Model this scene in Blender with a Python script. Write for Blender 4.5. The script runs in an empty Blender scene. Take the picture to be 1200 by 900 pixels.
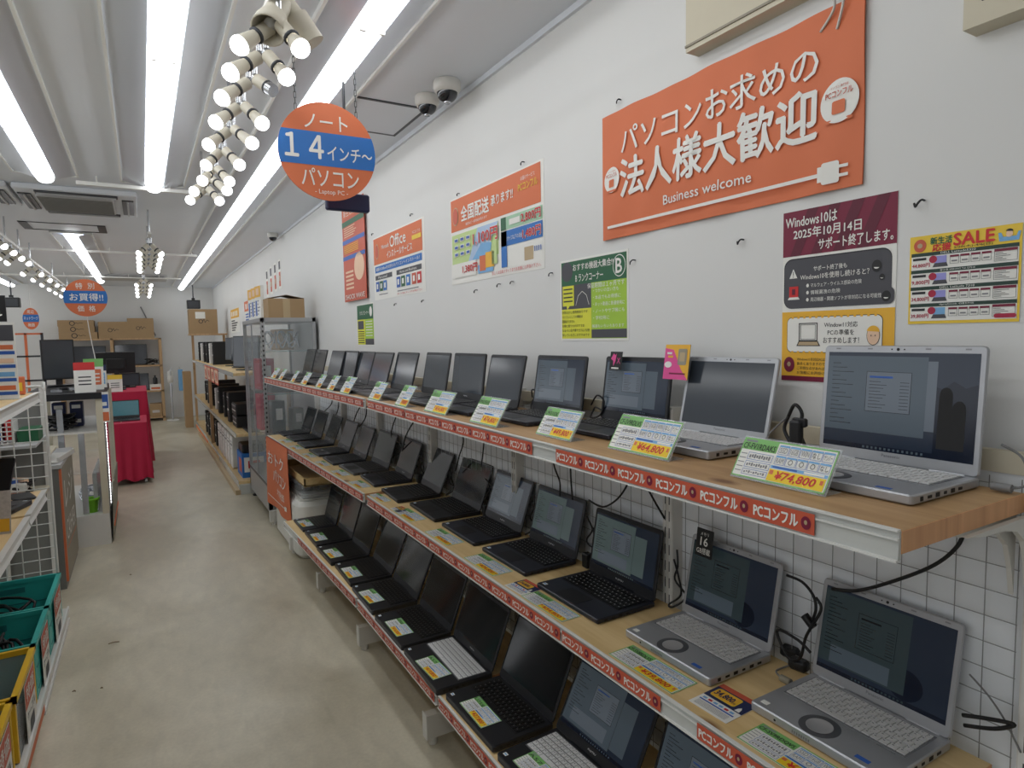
import bpy, math, random
from mathutils import Vector, Matrix
random.seed(7)
PI = math.pi
R = math.radians
scene = bpy.context.scene
COL = scene.collection

# ------------------------------------------------------------------ materials
def lin(c):
    return tuple(((v/255.0)/12.92 if v/255.0 <= 0.04045 else (((v/255.0)+0.055)/1.055)**2.4) for v in c)
MATS = {}
def mat(name, rgb, rough=0.6, metal=0.0, var=0.06, scale=30.0, bump=0.0, emit=0.0, ecol=None, spec=0.5, coat=0.0, alpha=1.0, trans=0.0, stretch=(1, 1, 1)):
    """procedural principled material: the colour wanders a little with noise"""
    if name in MATS: return MATS[name]
    m = bpy.data.materials.new(name); m.use_nodes = True
    nt = m.node_tree; b = nt.nodes['Principled BSDF']
    c = lin(rgb)
    b.inputs['Base Color'].default_value = (*c, 1)
    b.inputs['Roughness'].default_value = rough
    b.inputs['Metallic'].default_value = metal
    b.inputs['Specular IOR Level'].default_value = spec
    b.inputs['Coat Weight'].default_value = coat
    b.inputs['Coat Roughness'].default_value = 0.08
    b.inputs['Alpha'].default_value = alpha
    b.inputs['Transmission Weight'].default_value = trans
    if emit:
        b.inputs['Emission Color'].default_value = (*(lin(ecol) if ecol else c), 1)
        b.inputs['Emission Strength'].default_value = emit
    if var > 0 or bump > 0:
        tc = nt.nodes.new('ShaderNodeTexCoord'); mp = nt.nodes.new('ShaderNodeMapping')
        mp.inputs['Scale'].default_value = stretch
        n = nt.nodes.new('ShaderNodeTexNoise'); n.inputs['Scale'].default_value = scale; n.inputs['Detail'].default_value = 3
        nt.links.new(tc.outputs['Object'], mp.inputs['Vector']); nt.links.new(mp.outputs[0], n.inputs['Vector'])
        if var > 0:
            r = nt.nodes.new('ShaderNodeMix'); r.data_type = 'RGBA'
            r.inputs['A'].default_value = (*[v*(1-var) for v in c], 1)
            r.inputs['B'].default_value = (*[min(1, v*(1+var)) for v in c], 1)
            nt.links.new(n.outputs['Fac'], r.inputs['Factor']); nt.links.new(r.outputs['Result'], b.inputs['Base Color'])
        if bump > 0:
            bp = nt.nodes.new('ShaderNodeBump'); bp.inputs['Strength'].default_value = bump; bp.inputs['Distance'].default_value = 0.01
            nt.links.new(n.outputs['Fac'], bp.inputs['Height']); nt.links.new(bp.outputs[0], b.inputs['Normal'])
    MATS[name] = m
    return m

def wood(name, c1, c2, c3, axis='Y', rough=0.5):
    m = bpy.data.materials.new(name); m.use_nodes = True; nt = m.node_tree; b = nt.nodes['Principled BSDF']
    b.inputs['Roughness'].default_value = rough
    tc = nt.nodes.new('ShaderNodeTexCoord'); mp = nt.nodes.new('ShaderNodeMapping')
    s = {'Y': (9, 0.8, 9), 'X': (0.8, 9, 9), 'Z': (9, 9, .8)}[axis]
    mp.inputs['Scale'].default_value = s
    nt.links.new(tc.outputs['Object'], mp.inputs[0])
    n = nt.nodes.new('ShaderNodeTexNoise'); n.inputs['Scale'].default_value = 2.2; n.inputs['Detail'].default_value = 6; n.inputs['Distortion'].default_value = 1.2
    nt.links.new(mp.outputs[0], n.inputs['Vector'])
    cr = nt.nodes.new('ShaderNodeValToRGB'); e = cr.color_ramp.elements
    e[0].position = .3; e[0].color = (*lin(c2), 1); e[1].position = .7; e[1].color = (*lin(c1), 1)
    nt.links.new(n.outputs['Fac'], cr.inputs[0])
    # knots
    mp2 = nt.nodes.new('ShaderNodeMapping'); mp2.inputs['Scale'].default_value = (6, 3, 6) if axis == 'Y' else (3, 6, 6)
    nt.links.new(tc.outputs['Object'], mp2.inputs[0])
    v = nt.nodes.new('ShaderNodeTexVoronoi'); v.inputs['Scale'].default_value = 1.0
    nt.links.new(mp2.outputs[0], v.inputs['Vector'])
    c = nt.nodes.new('ShaderNodeValToRGB'); e = c.color_ramp.elements
    e[0].position = .05; e[0].color = (1, 1, 1, 1); e[1].position = .13; e[1].color = (0, 0, 0, 1)
    nt.links.new(v.outputs['Distance'], c.inputs[0])
    mx = nt.nodes.new('ShaderNodeMix'); mx.data_type = 'RGBA'; mx.inputs['B'].default_value = (*lin(c3), 1)
    nt.links.new(c.outputs[0], mx.inputs['Factor']); nt.links.new(cr.outputs[0], mx.inputs['A']); nt.links.new(mx.outputs['Result'], b.inputs['Base Color'])
    MATS[name] = m; return m

def floor_mat():
    m = bpy.data.materials.new('polished_floor'); m.use_nodes = True; nt = m.node_tree; b = nt.nodes['Principled BSDF']
    tc = nt.nodes.new('ShaderNodeTexCoord')
    def noise(sc, det, stretch=(1, 1, 1), dist=0.0):
        mp = nt.nodes.new('ShaderNodeMapping'); mp.inputs['Scale'].default_value = stretch
        n = nt.nodes.new('ShaderNodeTexNoise'); n.inputs['Scale'].default_value = sc; n.inputs['Detail'].default_value = det; n.inputs['Distortion'].default_value = dist
        nt.links.new(tc.outputs['Object'], mp.inputs[0]); nt.links.new(mp.outputs[0], n.inputs['Vector']); return n
    n1 = noise(1.6, 6, (1, .6, 1), .8); n2 = noise(14, 5, (1, .45, 1), .4); n3 = noise(70, 3)
    cr = nt.nodes.new('ShaderNodeValToRGB'); e = cr.color_ramp.elements
    e[0].position = .36; e[0].color = (*lin(FL0), 1); e[1].position = .64; e[1].color = (*lin(FL1), 1)
    nt.links.new(n1.outputs['Fac'], cr.inputs[0])
    def mul(a, n, lo, hi):
        mr = nt.nodes.new('ShaderNodeMapRange'); mr.inputs['From Min'].default_value = .3; mr.inputs['From Max'].default_value = .7
        mr.inputs['To Min'].default_value = lo; mr.inputs['To Max'].default_value = hi
        nt.links.new(n.outputs['Fac'], mr.inputs['Value'])
        mx = nt.nodes.new('ShaderNodeMix'); mx.data_type = 'RGBA'; mx.blend_type = 'MULTIPLY'; mx.inputs['Factor'].default_value = 1
        nt.links.new(a, mx.inputs['A']); nt.links.new(mr.outputs[0], mx.inputs['B']); return mx.outputs['Result']
    o = mul(cr.outputs[0], n2, .9, 1.06); o = mul(o, n3, .95, 1.04)
    nt.links.new(o, b.inputs['Base Color'])
    mr = nt.nodes.new('ShaderNodeMapRange'); mr.inputs['To Min'].default_value = .22; mr.inputs['To Max'].default_value = .5
    nt.links.new(n2.outputs['Fac'], mr.inputs['Value']); nt.links.new(mr.outputs[0], b.inputs['Roughness'])
    b.inputs['Specular IOR Level'].default_value = .4
    return m

# ------------------------------------------------------------------ text geometry
TXT = {}
def text_geo(s, bold=0.0, body=None):
    k = (s, bold)
    if k in TXT: return TXT[k]
    cu = bpy.data.curves.new('glyphs', 'FONT'); cu.body = s; cu.size = 1; cu.resolution_u = 2; cu.offset = bold
    cu.fill_mode = 'FRONT'
    o = bpy.data.objects.new('glyphs', cu); COL.objects.link(o)
    dg = bpy.context.evaluated_depsgraph_get(); ev = o.evaluated_get(dg); me = ev.to_mesh()
    vs = [tuple(v.co) for v in me.vertices]; fs = [tuple(p.vertices) for p in me.polygons]
    up = all(p.normal.z >= 0 for p in list(me.polygons)[:5])
    ev.to_mesh_clear(); bpy.data.objects.remove(o); bpy.data.curves.remove(cu)
    if not vs: TXT[k] = ([], [], 1.0); return TXT[k]
    x0 = min(v[0] for v in vs); x1 = max(v[0] for v in vs); y0 = min(v[1] for v in vs); y1 = max(v[1] for v in vs)
    w = max(x1-x0, 1e-6); h = max(y1-y0, 1e-6)
    vs = [((v[0]-x0)/w, (v[1]-y0)/h) for v in vs]
    if not up: fs = [tuple(reversed(f)) for f in fs]
    TXT[k] = (vs, fs, w/h); return TXT[k]

# ------------------------------------------------------------------ mesh builder
def rot_to(d):
    return Vector(d).to_track_quat('Z', 'Y').to_matrix().to_4x4()
class MB:
    def __init__(s): s.v = []; s.f = []; s.m = []; s.sm = []; s.mats = []; s.M = Matrix.Identity(4)
    def mi(s, m):
        m = MATS[m]
        if m not in s.mats: s.mats.append(m)
        return s.mats.index(m)
    def add(s, vs, fs, m, smooth=False):
        o = len(s.v); k = s.mi(m)
        s.v += [tuple(s.M @ Vector(v)) for v in vs]
        for f in fs: s.f.append(tuple(i+o for i in f)); s.m.append(k); s.sm.append(smooth)
    def box(s, c, d, m, rz=0, bev=0.0):
        if bev > 0: return s.slab((c[0], c[1], c[2]-d[2]/2), d[0], d[1], d[2], bev, bev*.6, m, rz, 3)
        x, y, z = [q/2 for q in d]; T = Matrix.Translation(c) @ Matrix.Rotation(rz, 4, 'Z')
        vs = [T @ Vector(p) for p in ((-x,-y,-z),(x,-y,-z),(x,y,-z),(-x,y,-z),(-x,-y,z),(x,-y,z),(x,y,z),(-x,y,z))]
        s.add(vs, [(3,2,1,0),(4,5,6,7),(0,1,5,4),(1,2,6,5),(2,3,7,6),(3,0,4,7)], m)
    def bx(s, x0, x1, y0, y1, z0, z1, m): s.box(((x0+x1)/2, (y0+y1)/2, (z0+z1)/2), (abs(x1-x0), abs(y1-y0), abs(z1-z0)), m)
    def slab(s, c, w, d, h, r, ch, m, rz=0, n=4):
        """rounded-corner slab standing on c, edges chamfered"""
        r = min(r, w/2-1e-4, d/2-1e-4); ch = min(ch, h/2-1e-5)
        def ring(ins, z):
            out = []; rr = max(r-ins, 1e-4)
            for cx, cy, a0 in ((w/2-r, d/2-r, 0), (-w/2+r, d/2-r, PI/2), (-w/2+r, -d/2+r, PI), (w/2-r, -d/2+r, 1.5*PI)):
                for i in range(n+1):
                    a = a0+PI/2*i/n; out.append((cx+rr*math.cos(a), cy+rr*math.sin(a), z))
            return out
        T = Matrix.Translation(c) @ Matrix.Rotation(rz, 4, 'Z')
        rings = [ring(ch, 0), ring(0, ch), ring(0, h-ch), ring(ch, h)]; k = len(rings[0])
        vs = [T @ Vector(p) for q in rings for p in q]
        fs = [tuple(reversed(range(k))), tuple(range(3*k, 4*k))]
        for j in range(3):
            for i in range(k): a = j*k+i; b = j*k+(i+1) % k; fs.append((a, b, b+k, a+k))
        s.add(vs, fs, m)
    def poly(s, pts, m): s.add(pts, [tuple(range(len(pts)))], m)
    def prism(s, pts, d, m):
        """pts: planar loop in 3D; d: extrusion vector"""
        n = len(pts); P = [Vector(p) for p in pts]; D = Vector(d)
        nn = Vector((0, 0, 0))
        for i in range(n): nn += P[i].cross(P[(i+1) % n])
        if nn.dot(D) < 0: P.reverse()
        vs = P + [p+D for p in P]
        s.add(vs, [tuple(reversed(range(n))), tuple(range(n, 2*n))] + [(i, (i+1) % n, n+(i+1) % n, n+i) for i in range(n)], m)
    def cyl(s, p0, p1, r0, m, r1=None, n=12, caps=True, smooth=True):
        r1 = r0 if r1 is None else r1; p0 = Vector(p0); p1 = Vector(p1); T = rot_to(p1-p0); L = (p1-p0).length
        vs = [p0 + (T @ Vector((r0*math.cos(2*PI*i/n), r0*math.sin(2*PI*i/n), 0))) for i in range(n)]
        vs += [p0 + (T @ Vector((r1*math.cos(2*PI*i/n), r1*math.sin(2*PI*i/n), L))) for i in range(n)]
        s.add(vs, [(i, (i+1) % n, n+(i+1) % n, n+i) for i in range(n)], m, smooth)
        if caps: s.add(vs, [tuple(reversed(range(n))), tuple(range(n, 2*n))], m)
    def lathe(s, prof, p, d, m, n=16, smooth=True):
        """prof: (r, t) along direction d from p"""
        p = Vector(p); T = rot_to(d); vs = []
        for r, t in prof:
            for i in range(n): vs.append(p + T @ Vector((max(r, 1e-5)*math.cos(2*PI*i/n), max(r, 1e-5)*math.sin(2*PI*i/n), t)))
        fs = []
        for j in range(len(prof)-1):
            for i in range(n): a = j*n+i; b = j*n+(i+1) % n; fs.append((a, b, b+n, a+n))
        s.add(vs, fs, m, smooth)
    def tube(s, pts, r, m, n=8, sub=6, closed=False):
        P = [Vector(p) for p in pts]
        if sub > 1 and len(P) > 2:
            Q = []
            for i in range(len(P)-1):
                a = P[max(i-1, 0)]; b = P[i]; c = P[i+1]; d = P[min(i+2, len(P)-1)]
                for k in range(sub):
                    t = k/sub; Q.append(.5*((2*b)+(c-a)*t+(2*a-5*b+4*c-d)*t*t+(3*b-a-3*c+d)*t**3))
            Q.append(P[-1]); P = Q
        vs = []; up = Vector((.13, .21, .97)); N = len(P)
        t0 = (P[1]-P[0]).normalized(); u = t0.cross(up).normalized()
        for i in range(N):
            t = (P[min(i+1, N-1)]-P[max(i-1, 0)])
            t = t.normalized() if t.length > 1e-9 else t0
            u = (u-t*u.dot(t))
            u = u.normalized() if u.length > 1e-6 else t.orthogonal().normalized()
            w = t.cross(u); t0 = t
            for k in range(n): a = 2*PI*k/n; vs.append(P[i]+u*(r*math.cos(a))+w*(r*math.sin(a)))
        fs = [(i*n+k, i*n+(k+1) % n, (i+1)*n+(k+1) % n, (i+1)*n+k) for i in range(N-1) for k in range(n)]
        fs += [tuple(reversed(range(n))), tuple(range((N-1)*n, N*n))]
        s.add(vs, fs, m, True)
    # ---- flat printing in the local XY plane (normal +Z), layer L lifts it
    LZ = 0.0005
    def rect(s, u0, v0, u1, v1, m, L=1):
        z = s.LZ*L; s.add([(u0, v0, z), (u1, v0, z), (u1, v1, z), (u0, v1, z)], [(0, 1, 2, 3)], m)
    def flat(s, pts, m, L=1): s.add([(a, b, s.LZ*L) for a, b in pts], [tuple(range(len(pts)))], m)
    def ell(s, cu, cv, ru, rv, m, L=1, n=32, a0=0, a1=2*PI):
        s.flat([(cu+ru*math.cos(a0+(a1-a0)*i/n), cv+rv*math.sin(a0+(a1-a0)*i/n)) for i in range(n)], m, L)
    def rrect(s, u0, v0, u1, v1, r, m, L=1, n=5):
        p = []
        for cx, cy, a0 in ((u1-r, v1-r, 0), (u0+r, v1-r, PI/2), (u0+r, v0+r, PI), (u1-r, v0+r, 1.5*PI)):
            for i in range(n+1): a = a0+PI/2*i/n; p.append((cx+r*math.cos(a), cy+r*math.sin(a)))
        s.flat(p, m, L)
    def line(s, pts, w, m, L=1):
        for (a, b), (c, d) in zip(pts[:-1], pts[1:]):
            dx, dy = c-a, d-b; l = math.hypot(dx, dy) or 1; nx, ny = -dy/l*w/2, dx/l*w/2
            s.flat([(a-nx, b-ny), (c-nx, d-ny), (c+nx, d+ny), (a+nx, b+ny)], m, L)
    def frame(s, u0, v0, u1, v1, w, m, L=1):
        s.rect(u0, v0, u1, v0+w, m, L); s.rect(u0, v1-w, u1, v1, m, L); s.rect(u0, v0, u0+w, v1, m, L); s.rect(u1-w, v0, u1, v1, m, L)
    def text(s, t, u0, v0, u1, v1, m, L=2, bold=0.0, shear=0.0, skew=0.0):
        """lettering stretched into the box; u1=None keeps the natural width"""
        vs, fs, ar = text_geo(t); h = v1-v0
        if u1 is None: u1 = u0+h*ar
        w = u1-u0; z = s.LZ*L
        q = bold*h*.8/max(1, t.count('\n')+1)
        for k, (du, dv) in enumerate(((0, 0),) if bold <= 0 else ((-q, 0), (q, 0), (0, -q), (0, q))):   # a heavier face: the glyphs stamped side by side
            s.add([(u0+du+a*w+b*h*shear, v0+dv+b*h+a*w*skew, z+k*s.LZ*.12) for a, b in vs], fs, m)
    def build(s, name, parent=None, mats=None):
        me = bpy.data.meshes.new(name); me.from_pydata(s.v, [], s.f)
        for m in s.mats: me.materials.append(m)
        me.polygons.foreach_set('material_index', s.m); me.polygons.foreach_set('use_smooth', s.sm); me.update()
        return link(name, me, parent)
def link(name, me, parent=None):
    o = bpy.data.objects.new(name, me); COL.objects.link(o)
    if parent: o.parent = parent
    return o
def tag(o, label=None, cat=None, group=None, kind=None):
    if label: o['label'] = label
    if cat: o['category'] = cat
    if group: o['group'] = group
    if kind: o['kind'] = kind
    return o
def empty(name, loc=(0, 0, 0), rz=0, label=None, cat=None, group=None):
    o = bpy.data.objects.new(name, None); COL.objects.link(o); o.location = loc; o.rotation_euler = (0, 0, rz); o.empty_display_size = .05
    return tag(o, label, cat, group)
def copy_tree(o, parent=None):
    kids = list(o.children); c = o.copy(); COL.objects.link(c)
    if parent: c.parent = parent
    for k in kids: copy_tree(k, c)
    return c
def place(o, org, u, v):
    """lay a sheet's local X along u and its local Y along v"""
    u = Vector(u).normalized(); v = Vector(v).normalized(); w = u.cross(v).normalized()
    M = Matrix((u, v, w)).transposed().to_4x4(); M.translation = Vector(org); o.matrix_world = M
    return o
ORD = ['nearest', 'second', 'third', 'fourth', 'fifth', 'sixth', 'seventh', 'eighth', 'ninth', 'tenth', 'eleventh', 'twelfth', 'thirteenth', 'fourteenth', 'fifteenth']
def nth(i): return 'nearest' if i == 0 else ORD[i]+' from the near end'

# ------------------------------------------------------------------ camera: level of the eye 1.6 m, turned right of the aisle
cam = bpy.data.cameras.new('camera'); camo = bpy.data.objects.new('camera', cam); COL.objects.link(camo)
cam.sensor_width = 36; cam.lens = 22.2; cam.clip_start = .02; cam.clip_end = 100
Yc = Vector((-434, -48, 740)).normalized(); Dc = Vector((185, 9736, 740)); Dc = (Dc-Yc*Dc.dot(Yc)).normalized()
Xc = Dc.cross(Yc).normalized()
if Xc.x < 0: Xc = -Xc
RW = Matrix((Xc, Yc, -Dc))          # world = RW @ (right, down, forward)
EYE = Vector((0, 0, 1.6))
M3 = Matrix((RW @ Vector((1, 0, 0)), RW @ Vector((0, -1, 0)), RW @ Vector((0, 0, -1)))).transposed()
M4 = M3.to_4x4(); M4.translation = EYE; camo.matrix_world = M4; scene.camera = camo

# ------------------------------------------------------------------ palette
FL0 = (178, 170, 148); FL1 = (204, 197, 177)
mat('wall_paint', (222, 222, 220), .85, var=.05, scale=1.5, bump=.03)
mat('ceiling_paint', (222, 226, 232), .55, var=.04, scale=1.2)
mat('white', (238, 238, 234), .5, var=.02); mat('paper_white', (235, 234, 228), .55, var=.02)
mat('orange', (216, 116, 74), .6, var=.05, scale=6); mat('orange_deep', (200, 90, 64), .5, var=.04)
mat('sign_blue', (40, 112, 190), .5, var=.03); mat('blue', (52, 96, 176), .5, var=.03); mat('navy', (34, 44, 84), .5, var=.03); mat('sky', (120, 175, 220), .5, var=.05)
mat('black', (22, 22, 24), .5, var=.05); mat('ink', (40, 40, 44), .6, var=0); mat('grey_ink', (135, 135, 138), .6, var=0)
mat('red', (206, 40, 40), .5, var=.03); mat('crimson', (172, 30, 64), .5, var=.05); mat('maroon', (122, 24, 56), .55, var=.03); mat('maroon_dark', (96, 20, 46), .55, var=.03)
mat('yellow', (240, 205, 30), .5, var=.02); mat('amber', (236, 180, 52), .5, var=.03); mat('gold', (236, 200, 60), .5, var=.03)
mat('green', (124, 186, 104), .5, var=.04); mat('dark_green', (34, 96, 62), .5, var=.05); mat('forest', (28, 58, 48), .5, var=.03); mat('lime', (166, 204, 62), .5, var=.04); mat('citron', (222, 222, 60), .5, var=.03)
mat('pastel_green', (196, 218, 150), .6, var=.05, scale=8); mat('pastel_blue', (176, 198, 226), .6, var=.04); mat('pastel_mint', (168, 206, 176), .6, var=.03)
mat('slate', (74, 74, 80), .55, var=.04); mat('pink', (226, 80, 150), .5, var=.05); mat('skin_print', (236, 200, 170), .6, var=0); mat('lav', (150, 150, 215), .5, var=.05)
mat('plastic_black', (26, 27, 30), .42, var=.06, scale=60); mat('plastic_key', (14, 14, 16), .4, var=.05); mat('plastic_grey', (86, 88, 92), .4, .3, var=.05)
mat('laptop_black', (28, 30, 35), .38, var=.05, scale=80); mat('laptop_navy', (32, 35, 46), .36, var=.05, scale=80); mat('laptop_silver', (178, 180, 184), .36, .55, var=.03, scale=90); mat('silver_edge', (200, 200, 202), .3, .6, var=.02)
mat('key_white', (214, 214, 214), .45, var=.03); mat('key_gap', (120, 122, 126), .5, var=.03); mat('key_print', (222, 222, 224), .5, var=0); mat('key_print_dim', (120, 120, 122), .5, var=0); mat('key_well', (96, 97, 100), .5, var=.03)
mat('port_dark', (12, 12, 14), .6, var=0)
mat('screen_off', (20, 22, 26), .1, var=.02, spec=.6); mat('screen_haze', (58, 64, 72), .13, var=.05, scale=3, spec=.7)
mat('scr_desk', (32, 41, 56), .16, var=.1, scale=8, emit=.05, ecol=(80, 94, 116)); mat('scr_win', (60, 72, 84), .16, var=.03, emit=.08, ecol=(140, 155, 165))
mat('scr_win2', (70, 80, 92), .16, var=.03, emit=.11, ecol=(160, 170, 180)); mat('scr_bar', (20, 28, 44), .16, var=0, emit=.06); mat('scr_text', (24, 30, 40), .2, var=0); mat('scr_tint', (40, 54, 62), .16, var=.03, emit=.045, ecol=(120, 140, 140))
mat('scr_green', (78, 92, 92), .16, var=.03, emit=.11, ecol=(130, 150, 150))
mat('scr_teal', (60, 110, 120), .2, var=.1, emit=.2)
mat('rail_white', (222, 222, 218), .35, var=.02); mat('rail_clear', (196, 198, 194), .2, var=.05, spec=.7)
mat('metal_white', (214, 212, 206), .42, var=.02); mat('metal_panel', (238, 242, 246), .5, var=.03, scale=4); mat('wire_grey', (150, 152, 154), .4, .5, var=.03); mat('wire_white', (226, 226, 222), .4, var=.02)
mat('cable', (16, 16, 18), .45, var=.05); mat('cable_white', (206, 204, 198), .5, var=.02); mat('cable_grey', (120, 120, 120), .5, var=.02)
mat('beige', (206, 198, 176), .55, var=.03); mat('beige_dark', (150, 144, 128), .6, var=.03)
mat('socket_beige', (200, 194, 178), .5, var=.03); mat('chrome', (190, 192, 196), .2, .9, var=.02)
mat('aluminium', (176, 178, 180), .35, .6, var=.04); mat('steel_dark', (70, 72, 76), .4, .5, var=.04); mat('reflector', (206, 211, 220), .28, .35, var=.03, scale=3)
mat('bulb_lit', (255, 255, 255), .4, var=0, emit=7.0, ecol=(252, 253, 255)); mat('tube_lit', (255, 255, 255), .4, var=0, emit=5.2, ecol=(250, 253, 255))
mat('cardboard', (168, 140, 104), .8, var=.06, scale=12); mat('cardboard_dark', (120, 98, 72), .8, var=.06); mat('tape', (186, 164, 128), .4, var=.03)
mat('foam', (226, 226, 220), .7, var=.05, scale=9, bump=.2); mat('red_cloth', (188, 26, 66), .75, var=.08, scale=8, bump=.05)
mat('teal', (52, 176, 168), .45, var=.04); mat('teal_dark', (36, 130, 130), .5, var=.04); mat('crate_yellow', (236, 190, 40), .45, var=.04); mat('grey_box', (122, 122, 118), .55, var=.04); mat('grey_light', (190, 190, 190), .55, var=.04)
mat('clear_plastic', (210, 216, 220), .1, var=0, alpha=.28, spec=.6); mat('glass', (215, 225, 228), .04, var=0, alpha=.16, spec=.7); mat('glass_edge', (90, 130, 125), .1, var=.02)
mat('acrylic', (225, 232, 232), .06, var=0, alpha=.3, spec=.7); mat('lime_tub', (130, 205, 40), .4, var=.03); mat('dome_smoke', (20, 24, 34), .08, var=0, spec=.8)
mat('silver_wrap', (196, 200, 206), .25, .6, var=.2, scale=20, bump=.4); mat('label_mix', (196, 190, 186), .6, var=.3, scale=90)
wood('pine_top', (190, 154, 110), (168, 132, 90), (120, 82, 50)); wood('pine_mid', (234, 206, 154), (214, 182, 126), (140, 100, 62)); wood('pine_rack', (196, 164, 124), (172, 138, 100), (120, 88, 60), 'Z')
wood('end_grain', (226, 170, 120), (196, 140, 94), (190, 140, 100), 'Z')
# ================================================================== the setting
b = MB(); b.bx(-6, 1.6, -3.5, 15.6, -.1, 0, 'white'); MATS['polished_floor'] = floor_mat(); b.mats[0] = MATS['polished_floor']
tag(b.build('floor'), kind='structure')
b = MB(); b.bx(-6, 1.6, -3.5, 15.6, 2.77, 2.87, 'ceiling_paint'); tag(b.build('ceiling'), kind='structure')
b = MB(); b.bx(1.40, 1.6, -3.5, 15.6, 0, 2.77, 'wall_paint'); tag(b.build('wall_right'), kind='structure')
b = MB(); b.bx(-6, 1.4, 15.3, 15.6, 0, 2.77, 'wall_paint'); tag(b.build('wall_back'), kind='structure')
b = MB(); b.bx(1.385, 1.40, -3.5, 15.3, 2.745, 2.77, 'ceiling_paint'); tag(b.build('trim_1'), kind='structure')
b = MB(); b.bx(-6, 1.6, -3.8, -3.5, 0, 2.77, 'wall_paint'); tag(b.build('wall_front'), kind='structure')
# ceiling hatch with a dark shadow gap
b = MB(); hz = 2.77
for x0, x1, y0, y1 in ((.84, 1.33, 3.08, 3.095), (.84, 1.33, 3.555, 3.57), (.84, .855, 3.08, 3.57), (1.315, 1.33, 3.08, 3.57)):
    b.bx(x0, x1, y0, y1, hz-.006, hz, 'steel_dark')
b.bx(.855, 1.315, 3.095, 3.555, hz-.004, hz, 'ceiling_paint'); tag(b.build('trim_2'), kind='structure')
b = MB()
for x0, x1, y0, y1 in ((-.95, -.25, 7.55, 7.57), (-.95, -.25, 8.0, 8.02), (-.95, -.88, 7.55, 8.02), (-.32, -.25, 7.55, 8.02)):
    b.bx(x0, x1, y0, y1, hz-.006, hz, 'steel_dark')
tag(b.build('trim_3'), kind='structure')
# smoke detector-like ceiling joint lines
for i, (x0, x1, y) in enumerate(((-.33, .60, 5.35), (-1.3, .68, 9.2), (-2.5, .66, 12.6))):
    b = MB(); b.bx(x0, x1, y-.015, y+.015, 2.70, 2.725, 'wire_white')
    k = x0+.12
    while k < x1: b.cyl((k, y, 2.725), (k, y, 2.77), .006, 'wire_white', n=6); k += .45
    tag(b.build('ceiling_rail'), ['white hanging rail across the ceiling, the one nearest the camera', 'white hanging rail across the ceiling behind the air conditioner', 'white hanging rail across the ceiling farthest back'][i], 'rail', 'white ceiling rails')

# ------------------------------------------------------------------ strip lights
def strip(x, y0, y1, label, tray=.38, seg=1.25, both=True):
    r = empty('strip_light', (x, y0, 2.77), 0, label, 'ceiling light', 'fluorescent strip lights')
    L = y1-y0
    m = MB(); t = tray/2
    m.bx(-t, t, -.03, L+.03, -.004, 0, 'reflector')
    for sx in (-1, 1):
        m.bx(sx*t-.006, sx*t+.006, -.03, L+.03, -.02, 0, 'wire_white')
        m.prism([(sx*.06, -.02, -.045), (sx*t, -.02, -.006), (sx*t, -.02, -.002), (sx*.06, -.02, -.040)], (0, L+.04, 0), 'reflector')
    m.bx(-t, t, L+.02, L+.03, -.02, 0, 'wire_white'); m.bx(-t, t, -.03, -.02, -.02, 0, 'wire_white')
    m.build('housing', r)
    k = max(1, round(L/seg)); s = L/k
    for i in range(k):
        d = MB(); n = 10; w = .052; h = .048
        prof = [(-w*math.cos(PI*j/n), -.035-h*math.sin(PI*j/n)**.7) for j in range(n+1)]
        ya, yb = i*s+.006, (i+1)*s-.006
        vs = [(a, ya, z) for a, z in prof]+[(a, yb, z) for a, z in prof]; N = n+1
        d.add(vs, [(j, N+j, N+j+1, j+1) for j in range(n)], 'tube_lit', True)
        d.add(vs, [tuple(range(N)), tuple(reversed(range(N, 2*N)))], 'tube_lit')
        d.build('diffuser', r)
    if k > 1:
        for i in range(1, k):
            j_ = MB(); j_.bx(-.045, .045, i*s-.006, i*s+.006, -.078, -.03, 'rail_white'); j_.build('joint_band', r)
    return r
strip(.775, 1.0, 15.0, 'long strip light running unbroken down the ceiling nearest the right wall', .34)
strip(.138, .4, 5.36, 'strip light in a wide mirrored tray, ending by the first ceiling rail', .40)
strip(-.50, -.8, 5.34, 'strip light at the upper left edge, left of the mirrored tray light', .36)
strip(-.575, 8.1, 13.7, 'short strip light behind the air conditioner, above the special price sign', .36)
strip(-2.04, 8.3, 15.0, 'strip light at the far left over the back wall speaker', .34)
strip(-2.0, -.8, 5.3, 'strip light beyond the left edge', .34)

# ------------------------------------------------------------------ air conditioner cassette
r = empty('air_conditioner', (-.36, 6.25, 2.77), 0, 'grey cassette air conditioner set in the ceiling beside the tray light', 'air conditioner')
m = MB(); m.slab((0, 0, -.04), .78, .95, .04, .02, .008, 'ceiling_paint'); m.build('panel', r)
m = MB(); m.slab((-.02, 0, -.058), .5, .62, .02, .02, .005, 'grey_light')
for i in range(14): m.bx(-.26, .22, -.29+i*.042, -.275+i*.042, -.062, -.056, 'grey_box')
m.build('intake_grille', r)
for sx, sy, w, d in ((0, -.40, .52, .09), (0, .40, .52, .09), (.325, 0, .08, .62), (-.335, 0, .08, .62)):
    m = MB(); m.box((sx, sy, -.044), (w, d, .012), 'steel_dark'); 
    nn = 5
    if w > d: m.box((sx, sy, -.052), (w*.96, .012, .02), 'grey_light')
    else: m.box((sx, sy, -.052), (.012, d*.96, .02), 'grey_light')
    m.build('louvre', r)
r2 = copy_tree(r); r2.location = (-1.25, 6.15, 2.77); r2.rotation_euler = (0, 0, R(90)); tag(r2, 'ceiling cassette vent cut by the left edge of the picture', 'air conditioner')
m = MB(); m.slab((-.1, 12.9, 2.70), 1.1, .6, .07, .02, .01, 'grey_light'); m.bx(-.6, .4, 12.6, 12.63, 2.705, 2.74, 'steel_dark')
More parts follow.
